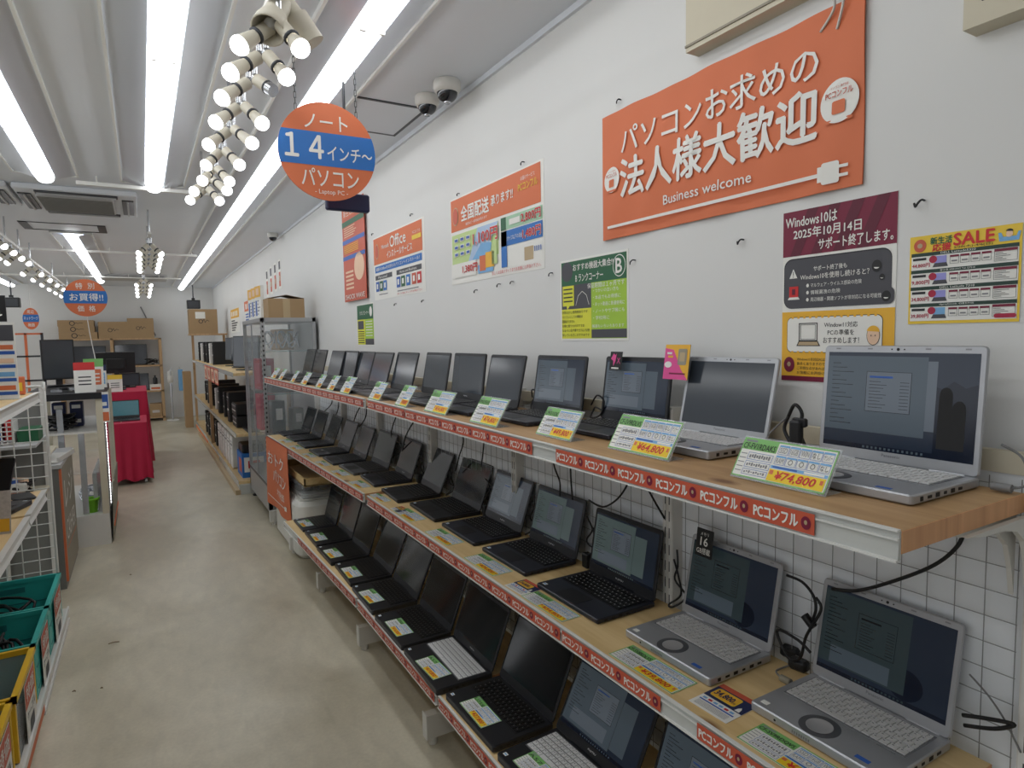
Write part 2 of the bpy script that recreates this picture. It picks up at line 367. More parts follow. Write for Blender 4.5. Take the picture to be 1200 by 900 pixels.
tag(m.build('air_conditioner'), 'small far cassette air conditioner on the ceiling near the back wall', 'air conditioner')

# ------------------------------------------------------------------ spotlights on tracks
def lamp(J, B, label, group, lit=True, big=False):
    """spotlight jointed at J, bulb centre B"""
    J = Vector(J); B = Vector(B); d = (B-J).normalized(); L = (B-J).length
    r = empty('spotlight', J, 0, label, 'spotlight', group)
    k = .033 if not big else .05
    m = MB(); m.cyl((0, 0, .06), (0, 0, -.012), .008, 'chrome', n=8); m.lathe([(.0, -.014), (.014, -.014), (.014, .014), (0, .014)], (0, 0, 0), (0, 1, 0), 'chrome', 10)
    m.build('joint', r)
    m = MB()
    e = L-.030
    m.cyl(d*.008, d*.06, .021, 'socket_beige', n=14) if not big else m.cyl(d*.0, d*.10, .045, 'socket_beige', n=18)
    if not big:
        m.lathe([(.0215, .058), (.0235, .06), (.0235, .066), (.018, .068)], (0, 0, 0), d, 'steel_dark', 14)
    m.build('socket', r)
    if lit:
        m = MB(); m.lathe([(.016, .066), (.019, .074), (.0250, e-.002), (.0260, e)], (0, 0, 0), d, 'socket_beige', 16); m.build('bulb_collar', r)
        m = MB(); prof = [(.0260, e)]+[(.0268*math.cos(a), e+.006+.025*math.sin(a)) for a in [R(q) for q in (0, 18, 36, 54, 70, 82, 90)]]
        m.lathe(prof, (0, 0, 0), d, 'bulb_lit', 16); m.build('bulb', r)
    elif big:
        m = MB(); m.lathe([(.045, .09), (.05, .10), (.062, .15), (.066, .20), (.060, .20), (.05, .15), (.02, .11), (.0, .11)], (0, 0, 0), d, 'socket_beige', 20); m.build('shade', r)
        m = MB(); m.lathe([(.0, .12), (.022, .12), (.026, .16), (.0, .175)], (0, 0, 0), d, 'grey_light', 14); m.build('reflector_cup', r)
    else:
        m = MB(); m.cyl(d*.066, d*.092, .022, 'chrome', n=14); m.build('empty_socket', r)
    return r
m = MB(); m.bx(.365, .395, 1.35, 4.55, 2.565, 2.59, 'metal_white')
for y in (1.5, 3.0, 4.4): m.cyl((.38, y, 2.59), (.38, y, 2.77), .007, 'chrome', n=8)
tag(m.build('lighting_track'), 'white ceiling track carrying the nearest double row of spotlights', 'lighting track', 'spotlight tracks')
JY = [1.97, 2.19, 2.42, 2.69, 3.0, 3.34, 3.70, 3.96, 4.2]
LB = [(.262, 1.93), (.262, 2.13), (.262, 2.36), (.268, 2.63), (.27, 2.94), (.29, 3.29), (.30, 3.59), (.277, 3.86), (.272, 4.11)]
RB = [(.44, 1.87), (.445, 2.09), None, (.445, 2.56), (.445, 2.82), (.445, 3.2), (.44, 3.55), (.45, 3.75), (.445, 4.07)]
for i in range(9):
    ro = 'row of the nearest track, %s' % (['closest bulb', 'second bulb', 'third bulb', 'fourth bulb', 'fifth bulb', 'sixth bulb', 'seventh bulb', 'eighth bulb', 'farthest bulb'][i])
    lamp((.372, JY[i], 2.5), (LB[i][0], LB[i][1], 2.4), 'lit spotlight in the left '+ro, 'spotlights on the nearest track')
    if RB[i]: lamp((.388, JY[i]-.03, 2.5), (RB[i][0], RB[i][1], 2.4), 'lit spotlight in the right '+ro, 'spotlights on the nearest track')
lamp((.388, 2.38, 2.5), (.45, 2.3, 2.43), 'spotlight socket without a bulb in the right row of the nearest track', 'spotlights on the nearest track', False)
lamp((.405, 2.0, 2.585), (.35, 1.925, 2.46), 'big unlit beige spotlight with open bell shade at the top', 'large unlit spotlights', False, True).scale = (.72, .72, .72)
r = empty('spotlight', (.40, 2.02, 2.62), 0, 'big unlit cylinder spotlight turned away, beside the bell shade', 'spotlight', 'large unlit spotlights')
m = MB(); m.cyl((.01, 0, -.01), (.06, -.01, -.075), .030, 'socket_beige', n=18); m.cyl((.05, -.01, -.06), (.095, -.02, -.13), .037, 'socket_beige', n=18); m.build('housing', r)
m = MB(); m.cyl((0, 0, 0), (-.05, 0, .02), .008, 'chrome', n=8); m.build('joint', r)
def far_track(x, y0, y1, z, n, gi, where, skip=()):
    m = MB(); m.bx(x-.015, x+.015, y0-.2, y1+.2, z+.06, z+.085, 'metal_white')
    for y in (y0-.1, (y0+y1)/2, y1+.1): m.cyl((x, y, z+.085), (x, y, 2.77), .007, 'chrome', n=6)
    tag(m.build('lighting_track'), 'ceiling track with spotlights '+where, 'lighting track', 'spotlight tracks')
    for i in range(n):
        y = y0+(y1-y0)*i/max(1, n-1)
        for sx in (-1, 1):
            if (i, sx) in skip: continue
            lamp((x+sx*.01, y, z), (x+sx*.10, y-.03, z-.10), 'spotlight %s on the %s side of the track %s' % (ORD[i], 'left' if sx < 0 else 'right', where), 'spotlights '+where)
far_track(.11, 6.6, 8.2, 2.48, 5, 1, 'in the small cluster over the aisle')
far_track(.07, 10.2, 12.6, 2.48, 4, 2, 'in the farthest cluster over the aisle')
far_track(-1.02, 6.7, 8.0, 2.5, 4, 3, 'at the left edge of the picture')
far_track(-1.05, 9.2, 13.2, 2.5, 6, 4, 'left of the special price sign')

# ------------------------------------------------------------------ dome cameras
def dome(x, y, s, label):
    r = empty('security_camera', (x, y, 2.77), 0, label, 'security camera', 'ceiling security cameras')
    m = MB(); m.lathe([(0, 0), (.054*s, 0), (.057*s, -.006*s), (.057*s, -.03*s), (.05*s, -.045*s), (.043*s, -.048*s)], (0, 0, 0), (0, 0, 1), 'metal_white', 24); m.build('housing', r)
    m = MB(); m.lathe([(.043*s*math.cos(a), -.046*s-.04*s*math.sin(a)) for a in [R(q) for q in (0, 15, 30, 45, 60, 75, 90)]], (0, 0, 0), (0, 0, 1), 'dome_smoke', 20); m.build('dome', r)
    m = MB(); m.lathe([(.0, -.082*s), (.012*s, -.09*s), (.014*s, -.088*s), (.014*s, -.08*s)], (0, 0, 0), (0.0, 0.0, 1), 'chrome', 12); m.build('lens', r)
dome(1.262, 2.93, 1.05, 'white dome camera on the ceiling, left and lower of the touching pair')
dome(1.272, 2.72, 1.12, 'white dome camera on the ceiling, right one of the touching pair')
dome(1.30, 7.35, 1.0, 'small white dome camera farther down where ceiling meets wall')
# ================================================================== laptops
MESH = {}
def part(key, name, parent, fn):
    if key not in MESH:
        b = MB(); fn(b); o = b.build(name, parent); MESH[key] = o.data; return o
    return link(name, MESH[key], parent)
KIND = {
 # w, d, t, body, key, keygap, bezel, pad
 'silver12': dict(w=.2835, d=.204, t=.022, body='laptop_silver', key='key_white', bez='laptop_silver', pad='round', brand='Panasonic', lid=.214),
 'silver14': dict(w=.309, d=.235, t=.019, body='laptop_silver', key='key_white', bez='laptop_silver', pad='round', brand='Panasonic', lid=.235),
 'black13': dict(w=.309, d=.215, t=.016, body='laptop_navy', key='plastic_key', bez='laptop_black', pad='rect', brand='FUJITSU', lid=.212),
 'black14': dict(w=.325, d=.225, t=.018, body='laptop_black', key='plastic_key', bez='laptop_black', pad='rect', brand=None, lid=.215),
 'grey13': dict(w=.31, d=.218, t=.017, body='plastic_grey', key='plastic_key', bez='laptop_black', pad='rect', brand=None, lid=.212),
 'black15': dict(w=.355, d=.232, t=.024, body='laptop_black', key='plastic_key', bez='laptop_black', pad='rect', brand=None, lid=.245),
 'whitekey15': dict(w=.358, d=.236, t=.026, body='laptop_black', key='key_white', bez='laptop_black', pad='rect', brand='FUJITSU', lid=.250, tenkey=True),
}
def screen_fn(kind, content):
    K = KIND[kind]; w = K['w']; L = K['lid']; sl = 'silver' in kind
    u0, u1 = -w/2+.010, w/2-.010; v0, v1 = (.030 if not sl else .022), L-.014
    W = u1-u0; H = v1-v0
    def X(a): return u0+W*a
    def Y(a): return v0+H*a
    def fn(b):
        # local: x right, z up along lid, screen faces -y
        b.M = Matrix(((1, 0, 0, 0), (0, 0, -1, -.0042), (0, 1, 0, 0), (0, 0, 0, 1)))
        b.LZ = .00012
        base = {'off': 'screen_off', 'haze': 'screen_haze'}.get(content, 'scr_desk')
        b.rect(u0, v0, u1, v1, base, 1)
        if content in ('off', 'haze'): return
        win = {'dialog': 'scr_win', 'green': 'scr_green', 'dim': 'scr_tint', 'photo': 'scr_win'}[content]
        b.rect(X(.0), Y(.0), X(1), Y(.05), 'scr_bar', 2)
        for i in range(14): b.rect(X(.3+i*.03), Y(.015), X(.3+i*.03)+.004, Y(.038), win, 3)
        if content == 'photo':
            b.rect(X(.0), Y(.18), X(.70), Y(.96), win, 3); b.rect(X(.70), Y(.25), X(.76), Y(.92), 'scr_win2', 2)
            b.flat([(X(.76), Y(.05)), (X(1), Y(.05)), (X(1), Y(.72)), (X(.93), Y(.68)), (X(.86), Y(.74)), (X(.80), Y(.66)), (X(.76), Y(.68))], 'scr_bar', 2)
            for cx, hh in ((.90, .48), (.82, .60)):
                b.flat([(X(cx-.04), Y(.1)), (X(cx+.04), Y(.1))]+[(X(cx+.04*math.cos(a)), Y(hh)+.016*math.sin(a)) for a in [PI*i/8 for i in range(9)]], 'port_dark', 3)
        else:
            if sl: b.rect(X(.0), Y(.10), X(.70), Y(.97), win, 3)
            else: b.rect(X(.0), Y(.07), X(.66), Y(.97), win, 3); b.rect(X(.60), Y(.12), X(.84), Y(.82), win, 2); b.frame(X(.0), Y(.07), X(.66), Y(.97), .0008, 'scr_text', 4)
            b.rect(X(.1), Y(.12), X(.58), Y(.32), 'scr_win2' if content != 'dim' else 'scr_win', 4)
            if sl: b.ell(X(.70), Y(.22), W*.13, H*.17, 'scr_bar', 2)
        for i in range(15): b.rect(X(.04), Y(.88-i*.045), X(.04+.06+.05*((i*7) % 3)), Y(.88-i*.045)+.0012, 'scr_text', 5)
        d0, d1, e0, e1 = .30, .60, .40, .80
        b.rect(X(d0)-.001, Y(e0)-.001, X(d1)+.001, Y(e1)+.001, 'scr_text', 5); b.rect(X(d0), Y(e0), X(d1), Y(e1), 'scr_win2' if content != 'dim' else 'scr_tint', 6)
        b.rect(X(d0+.02), Y(e1-.06), X(d0+.18), Y(e1-.04), 'blue' if content != 'dim' else 'scr_text', 7)
        for i in range(9):
            yy = Y(e1-.1-i*.033); b.rect(X(d0+.02), yy, X(d0+.10+.02*((i*5) % 3)), yy+.001, 'scr_text', 7); b.rect(X(d1-.07), yy, X(d1-.01), yy+.001, 'scr_text', 7)
    return fn
def base_fn(kind):
    K = KIND[kind]; w, d, t = K['w'], K['d'], K['t']
    def fn(b):
        b.slab((0, 0, .002), w, d, t-.002, .008, .0025, K['body'], 0, 4)
        for sx in (-1, 1):
            for sy in (-1, 1): b.cyl((sx*(w/2-.025), sy*(d/2-.02), 0), (sx*(w/2-.025), sy*(d/2-.02), .003), .006, 'port_dark', n=8)
        n = 6 if 'silver' in kind else 4
        for i in range(n):       # sockets down the side that faces the camera
            y = -d/2+.03+i*.026; hh = .005 if i % 2 else .0075
            b.box((w/2+.0001, y, t*.52), (.0012, .013 if i % 3 else .009, hh), 'port_dark')
        for i in range(5): b.box((-w/2-.0001, d/2-.04-i*.008, t*.5), (.0012, .004, t*.4), 'port_dark')
        if 'silver' in kind:
            b.cyl((-w/2+.06, -d/2-.0004, t*.5), (-w/2+.06, -d/2+.001, t*.5), .0026, 'port_dark', n=10)
            for i in range(8): b.box((-w/2+.10+i*.005, -d/2-.0003, t*.45), (.002, .001, .005), 'key_gap')
            b.box((-w*.33, -d*.07, t+.0002), (w*.14, .0014, .0006), 'key_gap'); b.box((w*.33, -d*.12, t+.0002), (w*.12, .001, .0006), 'key_gap')
        # hinge barrels
        for sx in (-1, 1): b.cyl((sx*w*.33-.03, d/2-.003, t-.001), (sx*w*.33+.03, d/2-.003, t-.001), .0055, K['body'] if 'silver' in kind else 'plastic_black', n=10)
        # small stickers on the palm rest
        b.box((-w/2+.022, -d/2+.02, t+.0003), (.016, .012, .0004), 'paper_white'); 
        if 'silver' in kind: b.box((w/2-.055, -d/2+.018, t+.0003), (.026, .01, .0004), 'blue')
        else: b.box((-w/2+.022, -d/2+.02, t+.0006), (.012, .005, .0004), 'sky')
    return fn
def keys_fn(kind):
    K = KIND[kind]; w, d, t = K['w'], K['d'], K['t']; ten = K.get('tenkey')
    def fn(b):
        kw = w*(.86 if 'silver' in kind else .88); y1 = d/2-.020; y0 = -d/2+d*.42
        x0 = -kw/2
        gap = 'key_gap' if K['key'] == 'key_white' and not ten else 'plastic_black'
        if ten: b.bx(x0-.003, kw/2+.003, y0-.003, y1+.003, t, t+.0012, 'key_well')
        else: b.bx(x0-.003, kw/2+.003, y0-.003, y1+.003, t, t+.0008, gap)
        rows = 6; rh = (y1-y0)/rows; pitch = kw/(19 if ten else 15)
        for r_ in range(rows):
            x = x0; yy = y0+rh*(r_+.5); hh = rh*.82
            i = 0
            while x < kw/2-.002:
                wd = pitch
                if r_ == 0 and i == 4: wd = pitch*4
                elif i == 0: wd = pitch*(1+.25*(r_ % 3))
                if x+wd > kw/2-pitch*.4: wd = kw/2-x
                b.box((x+wd/2, yy, t+.0019), (wd*.88 if wd < pitch*2 else wd-.002, hh, .002), K['key'])
                b.box((x+wd/2-.002, yy+hh*.18, t+.0030), (wd*.22 if wd < pitch*2 else .004, hh*.16, .0002), 'key_gap' if K['key'] == 'key_white' else 'key_print_dim' if '15' in kind else 'key_print')
                x += wd; i += 1
    return fn
def pad_fn(kind):
    K = KIND[kind]; w, d, t = K['w'], K['d'], K['t']
    def fn(b):
        if K['pad'] == 'round':
            c = (-.012, -d/2+.040, t); b.lathe([(.0, .0012), (.0225, .0012), (.0235, .0018), (.0245, .0012)], c, (0, 0, 1), 'silver_edge', 36)
            b.lathe([(.0245, .0008), (.0365, .0008), (.0375, 0)], c, (0, 0, 1), 'plastic_grey', 36)
        else:
            b.box((-.01, -d/2+.042, t+.0002), (.104, .062, .0006), 'plastic_black'); b.frame
    return fn
def lid_fn(kind):
    K = KIND[kind]; w, L = K['w'], K['lid']
    def fn(b):
        T = b.M; b.M = Matrix(((1, 0, 0, 0), (0, 0, 1, .0035), (0, 1, 0, 0), (0, 0, 0, 1)))  # slab grows toward +y
        b.M = Matrix.Translation((0, .004, L/2)) @ Matrix.Rotation(R(90), 4, 'X')
        b.slab((0, 0, 0), w, L, .008, .009, .002, K['body'] if 'silver' in kind else 'laptop_black', 0, 4)
        b.M = Matrix(((1, 0, 0, 0), (0, 0, -1, -.0041), (0, 1, 0, 0), (0, 0, 0, 1))); b.LZ = .00012
        if K['brand']:
            q = .006; b.text(K['brand'], -.018, .012, .018, .012+q, 'key_print' if 'silver' not in kind else 'key_gap', 1, .02)
        for u in (-w*.4, -w*.18, w*.18, w*.4): b.rect(u-.005, L-.008, u+.005, L-.005, 'grey_ink' if 'silver' in kind else 'plastic_black', 1)
    return fn
def cam_fn(kind):
    K = KIND[kind]; L = K['lid']
    def fn(b):
        for u, r_ in ((0, .003), (-.012, .0015), (.012, .0015)): b.cyl((u, -.0042, L-.0075), (u, -.0046, L-.0075), r_, 'port_dark', n=12)
    return fn
GAP = .008
def laptop(kind, content, loc, rot, ang, label, group, w=None, d=None, lid=None):
    K = KIND[kind]; r = empty('laptop', loc, R(rot-90), label, 'laptop', group)
    r.scale = ((w or K['w'])/K['w'], (d or K['d'])/K['d'], 1)
    part((kind, 'base'), 'base', r, base_fn(kind)); part((kind, 'keys'), 'keyboard', r, keys_fn(kind)); part((kind, 'pad'), 'touchpad', r, pad_fn(kind))
    l = part((kind, 'lid'), 'lid', r, lid_fn(kind)); l.location = (0, K['d']/2-.004, K['t']); l.rotation_euler = (-R(ang-90), 0, 0)
    if lid: l.scale = (1, 1, lid/K['lid'])
    part((kind, content, 'scr'), 'screen', l, screen_fn(kind, content)); part((kind, 'cam'), 'webcam', l, cam_fn(kind))
    return r
def lap_at(kind, content, N, w, d, rot, lid, ang, z, label, group):
    """N: front corner nearest the camera; the laptop faces the aisle (-x)"""
    a = R(rot); u = Vector((math.sin(a), math.cos(a), 0)); out = Vector((u.y, -u.x, 0))     # u: along the width away from camera, out: toward the wall
    c = Vector((N[0], N[1], z)) + u*(w/2) + out*(d/2)
    return laptop(kind, content, c, -rot, ang, label, group, w, d, lid)
TZ, MZ, BZ = 1.312, .80, .32
top = [ # kind, content, hinge x, far and near end of the lid foot seen on the plane x=1.27, tilt
 ('silver14', 'photo', 1.283, .842, .535, 95, 'silver laptop showing a bridge picture, nearest on the top shelf'),
 ('silver12', 'haze', 1.285, 1.262, .975, 103, 'silver laptop with a blank screen, second from the near end of the top shelf'),
 ('black13', 'dialog', 1.29, 1.604, 1.307, 98, 'black laptop with a pink X tag on its corner'),
 ('black13', 'dialog', 1.25, 2.018, 1.709, 99, 'black laptop behind the 49,800 yen card'),
 ('black13', 'haze', 1.215, 2.415, 2.127, 103, 'black laptop, fifth from the near end of the top shelf'),
 ('black13', 'haze', 1.215, 2.75, 2.431, 98, 'black laptop, sixth from the near end of the top shelf'),
 ('grey13', 'haze', 1.20, 3.12, 2.82, 101, 'laptop with a light grey base, seventh from the near end of the top shelf'),
 ('grey13', 'haze', 1.165, 3.605, 3.273, 105, 'laptop with a grey base, eighth from the near end of the top shelf'),
 ('black13', 'haze', 1.14, 4.04, 3.698, 107, 'black laptop, ninth from the near end of the top shelf'),
 ('black13', 'haze', 1.14, 4.379, 4.045, 106, 'black laptop mirroring ceiling lamps, tenth from the near end of the top shelf'),
 ('black13', 'haze', 1.13, 4.73, 4.385, 104, 'dark laptop, eleventh from the near end of the top shelf'),
 ('black13', 'haze', 1.115, 5.13, 4.766, 106, 'dark laptop, twelfth from the near end of the top shelf'),
 ('black14', 'off', 1.11, 5.628, 5.26, 104, 'dark laptop, last but one on the top shelf toward the glass case'),
 ('black14', 'off', 1.12, 5.996, 5.654, 104, 'dark laptop, last on the top shelf toward the glass case'),
]
TOPN = []
for i, (k, c, hx, y1, y0, an, lb) in enumerate(top):
    y0 *= hx/1.27; y1 *= hx/1.27; w = min(y1-y0, .325)
    L = {0: .236, 1: .205}.get(i, .202); D = KIND[k]['d'] if k != 'silver14' else .225
    TOPN.append((hx-D, y0, w))
    lap_at(k, c, (hx-D, y0), w, D, 0, L, an, TZ, lb, 'laptops on the top shelf')
mid = [('silver12', 'dim', (1.069, .572), .287, 0, 101, 'silver laptop with white keys, nearest on the middle shelf'),
 ('silver12', 'dim', (1.061, .962), .290, 0, 101, 'silver laptop with a black 16 memory tag behind it on the middle shelf'),
 ('black13', 'green', (1.041, 1.343), .313, 0, 100, 'black laptop left of the silver pair on the middle shelf'),
 ('black13', 'green', (1.054, 1.748), .308, 0, 104, 'black laptop, lit screen, fourth from the near end of the middle shelf'),
 ('black13', 'dialog', (1.05, 2.115), .310, .7, 109, 'black laptop with a grey screen, fifth from the near end of the middle shelf'),
 ('black14', 'off', (1.049, 2.487), .322, 1.8, 110, 'black laptop, dark screen, sixth from the near end of the middle shelf'),
 ('black14', 'haze', (1.026, 2.882), .285, 3.0, 114, 'black laptop, pale screen, seventh from the near end of the middle shelf'),
 ('black13', 'off', (1.037, 3.27), .300, 2.7, 110, 'black laptop, eighth from the near end of the middle shelf'),
 ('grey13', 'off', (1.029, 3.62), .318, -.9, 109, 'laptop with pale grey palm rest, ninth from the near end of the middle shelf'),
 ('black13', 'haze', (1.004, 3.99), .285, .5, 111, 'black laptop, tenth from the near end of the middle shelf'),
 ('black13', 'haze', (1.000, 4.345), .275, -1.5, 112, 'black laptop, eleventh from the near end of the middle shelf'),
 ('black13', 'off', (.994, 4.74), .270, -.4, 112, 'black laptop, third from the far end of the middle shelf'),
 ('black13', 'off', (.990, 5.10), .285, -2, 109, 'black laptop, second from the far end of the middle shelf'),
 ('black13', 'off', (.975, 5.44), .270, -2, 109, 'black laptop at the far end of the middle shelf')]
for k, c, N, w, rot, an, lb in mid:
    d = KIND[k]['d'] if k != 'silver12' else .215
    lap_at(k, c, N, w, d, rot, .21 if k != 'silver12' else .218, an, MZ, lb, 'laptops on the middle shelf')
bot = [('whitekey15', 'dialog', (.875, .86), .345, -1, 112, 'black laptop mostly hidden, nearest on the bottom shelf'),
 ('whitekey15', 'dialog', (.870, 1.255), .350, -2, 120, 'black laptop with faintly lit screen, second from the near end of the bottom shelf'),
 ('black15', 'off', (.862, 1.635), .350, -.4, 114, 'black laptop with dark keys right of the white keyed one on the bottom shelf'),
 ('whitekey15', 'off', (.84, 2.014), .356, 1.4, 112, 'black laptop with white keys, fourth from the near end of the bottom shelf'),
 ('black15', 'off', (.849, 2.392), .346, -.3, 112, 'black laptop with grey keys, fifth from the near end of the bottom shelf'),
 ('black15', 'off', (.851, 2.784), .350, 1.0, 114, 'black laptop with speckled keys, sixth from the near end of the bottom shelf'),
 ('black15', 'off', (.861, 3.165), .340, 1.2, 114, 'black laptop, seventh from the near end of the bottom shelf'),
 ('black15', 'off', (.855, 3.532), .325, -.7, 110, 'black laptop, third from the far end of the bottom shelf'),
 ('black15', 'off', (.858, 3.888), .340, .3, 108, 'black laptop, second from the far end of the bottom shelf'),
 ('black13', 'off', (.858, 4.27), .308, .1, 105, 'black laptop at the far end of the bottom shelf')]
for k, c, N, w, rot, an, lb in bot:
    lap_at(k, c, N, w, .226, rot, .24 if '15' in k else .21, an, BZ, lb, 'laptops on the bottom shelf')
# ================================================================== measuring rays from the eye point onto real planes
def ray(px, py): return RW @ Vector((px-600, py-450, 740))
def onz(px, py, z): r = ray(px, py); t = (z-1.6)/r.z; return EYE+r*t
def onx(px, py, x): r = ray(px, py); return EYE+r*(x/r.x)
def ony(px, py, y): r = ray(px, py); return EYE+r*(y/r.y)
# ================================================================== the wall rack and its shelves
def fx(base, y, k=.030): return base-max(0, y-3.0)*k          # the far bays stand a little closer to the aisle
rack = empty('shelf_rack', (1.34, .5, 0), 0, 'white slotted metal shelf rack standing along the right wall', 'shelf rack')
posts = [.458, 1.344, 2.235, 3.125, 4.0, 4.87, 5.72]
for y in posts:
    m = MB(); m.bx(-.035, .02, y-.5-.02, y-.5+.02, .06, 1.385-0, 'metal_white')
    m.bx(-.037, -.035, y-.5-.017, y-.5-.006, .07, 1.38, 'rail_white'); m.bx(-.037, -.035, y-.5+.006, y-.5+.017, .07, 1.38, 'rail_white')
    if y < 3.2:
        z = .1
        while z < 1.36:
            for s in (-.004, .004): m.bx(-.0378, -.0368, y-.5+s*2-.0015, y-.5+s*2+.0015, z, z+.03, 'steel_dark')
            z += .05
    m.build('upright', rack)
    m = MB(); m.bx(-.46, -.035, y-.5-.02, y-.5+.02, .03, .125, 'metal_white'); m.cyl((-.43, y-.5, 0), (-.43, y-.5, .03), .018, 'metal_white', n=12); m.bx(-.463, -.459, y-.5-.022, y-.5+.022, .028, .13, 'rail_white')
    m.build('foot', rack)
for a, b_ in zip(posts[:-1], posts[1:]):
    m = MB(); m.bx(.004, .012, a-.5+.02, b_-.5-.02, .12, 1.36, 'metal_panel')
    z = .16
    m.bx(-.002, .018, a-.5+.02, b_-.5-.02, 1.335, 1.375, 'beige')
    m.build('back_panel', rack)
def mesh_panel(y0, y1, label):
    m = MB(); x = 1.327; r = .0007; p = .05; y = y0+.012
    while y < y1: m.bx(x-r, x+r, y-r, y+r, .15, 1.33, 'wire_grey'); y += p
    z = .166
    while z < 1.33: m.bx(x-r*2.6, x-r*.6, y0+.01, y1-.01, z-r, z+r, 'wire_grey'); z += p
    tag(m.build('wire_mesh_panel'), label, 'wire mesh', 'wire mesh panels behind the shelves')
for i, (a, b_) in enumerate(zip(posts[:-1], posts[1:])):
    mesh_panel(a+.025, b_-.025, 'grey wire mesh on the rack back, %s bay' % nth(i))

def shelf(name, z, base, y0, y1, label, wd, strips, clear=(), end_near=True, period=.1285, k=.030):
    fx_ = lambda b, y: fx(b, y, k)

    """wooden shelf board with price rail; strips: (y0, y1) runs of the orange shop tape"""
    r = empty(name, (0, y0, z), 0, label, 'shelf', 'wooden display shelves of the rack')
    t = .033
    a, b_ = fx_(base, y0)+.008, fx_(base, y1)+.008
    m = MB(); m.prism([(a, 0, -t), (1.303, 0, -t), (1.303, y1-y0, -t), (b_, y1-y0, -t)], (0, 0, t), wd); o = m.build('board', r)
    m = MB(); m.bx(a, 1.303, -.0015, 0, -t, -.0003, 'end_grain'); m.build('end_grain', r)
    m = MB()   # price rail profile: a slanted holder with two lips
    x0, x1 = a-.008, b_-.008; L = y1-y0
    for (dx0, z0, dx1, z1) in ((0, -.042, .008, .0), ):
        m.prism([(x0, 0, -.042), (a, 0, -.042), (a, 0, 0), (x0+.003, 0, 0)], (x1-x0, L, 0), 'rail_clear' )
    m.prism([(x0-.003, 0, .0), (x0+.006, 0, .0), (x0+.006, 0, .003), (x0-.003, 0, .003)], (x1-x0, L, 0), 'rail_white')
    m.prism([(x0-.005, 0, -.0445), (x0+.006, 0, -.0445), (x0+.006, 0, -.041), (x0-.005, 0, -.041)], (x1-x0, L, 0), 'rail_white')
    m.prism([(x0-.0025, 0, -.013), (x0+.002, 0, -.013), (x0+.002, 0, -.010), (x0-.0025, 0, -.010)], (x1-x0, L, 0), 'rail_white')
    m.build('price_rail', r)
    sl = (x1-x0)/L
    for s0, s1 in strips:
        m = MB(); W = s1-s0; H = .034; m.LZ = .0006
        m.prism([(0, 0, -.0004), (W, 0, -.0004), (W, H, -.0004), (0, H, -.0004)], (0, 0, .0008), 'orange_deep')
        n = max(1, int(round(W/period))); pp = W/n
        for i in range(n):
            m.text('PCコンフル', pp*i+.006, .007, pp*i+pp*.76, .0265, 'paper_white', 2, .05)
            m.ell(pp*i+pp*.88, .017, .009, .011, 'maroon', 2, 14); m.ell(pp*i+pp*.88, .018, .003, .004, 'tape', 3, 8)
        o = m.build('shop_tape', r)
        o.matrix_local = Matrix(((0, 0, -1, x0-.0035+sl*(s0-y0)), (-1, 0, 0, s1-y0), (0, 1, 0, -.0385), (0, 0, 0, 1)))
        if abs(sl) > 1e-4: o.matrix_local = Matrix.Translation((x0-.0035+sl*(s1-y0), s1-y0, -.0385)) @ Matrix.Rotation(-math.atan(sl), 4, 'Z') @ Matrix(((0, 0, -1, 0), (-1, 0, 0, 0), (0, 1, 0, 0), (0, 0, 0, 1)))
    for y in [y for y in posts if y0-.05 < y < y1+.05]:
        m = MB(); yy = max(y-y0, .012); D = -.30 if base > .9 else -.40
        pr = [(1.30, yy-.004, -t), (1.30+D*.72, yy-.004, -t), (1.30+D*.66, yy-.004, -t-.012), (1.30+D*.40, yy-.004, -t-.016), (1.30+D*.22, yy-.004, -t-.028), (1.30+D*.10, yy-.004, -t-.055), (1.30+D*.04, yy-.004, -t-.10), (1.30, yy-.004, -t-.15)]
        m.prism(pr, (0, .008, 0), 'metal_white'); m.build('bracket', r)
    return r
shelf('display_shelf', TZ, .912, .483, 2.935, 'upper wooden shelf of the near bays with the standing price cards', 'pine_top', [(.610, 1.338), (1.455, 2.42), (2.43, 2.92)], period=.1195)
shelf('display_shelf', TZ, .905, 2.955, 5.3, 'upper wooden shelf of the far bays reaching the glass case', 'pine_top', [(2.97, 4.1), (4.12, 5.28)], period=.11, k=.036)
shelf('display_shelf', MZ, .953, .515, 3.115, 'middle wooden shelf of the near bays with the silver laptops', 'pine_mid', [(.53, .893), (1.0, 1.38), (1.39, 2.30), (2.31, 3.10)])
shelf('display_shelf', MZ, .953, 3.17, 5.62, 'middle wooden shelf of the far bays with the orange banner at its end', 'pine_mid', [(3.18, 4.4), (4.41, 5.6)], period=.11)
shelf('display_shelf', BZ, .848, .515, 2.02, 'lowest wooden shelf, nearest part', 'pine_mid', [(.53, 1.25), (1.26, 2.01)])
shelf('display_shelf', BZ, .848, 2.035, 3.0, 'lowest wooden shelf, middle part with the grey keyed laptops', 'pine_mid', [(2.05, 2.99)])
shelf('display_shelf', BZ, .848, 3.02, 4.62, 'lowest wooden shelf, far part ending before the white foam block', 'pine_mid', [(3.03, 4.2)], period=.12)
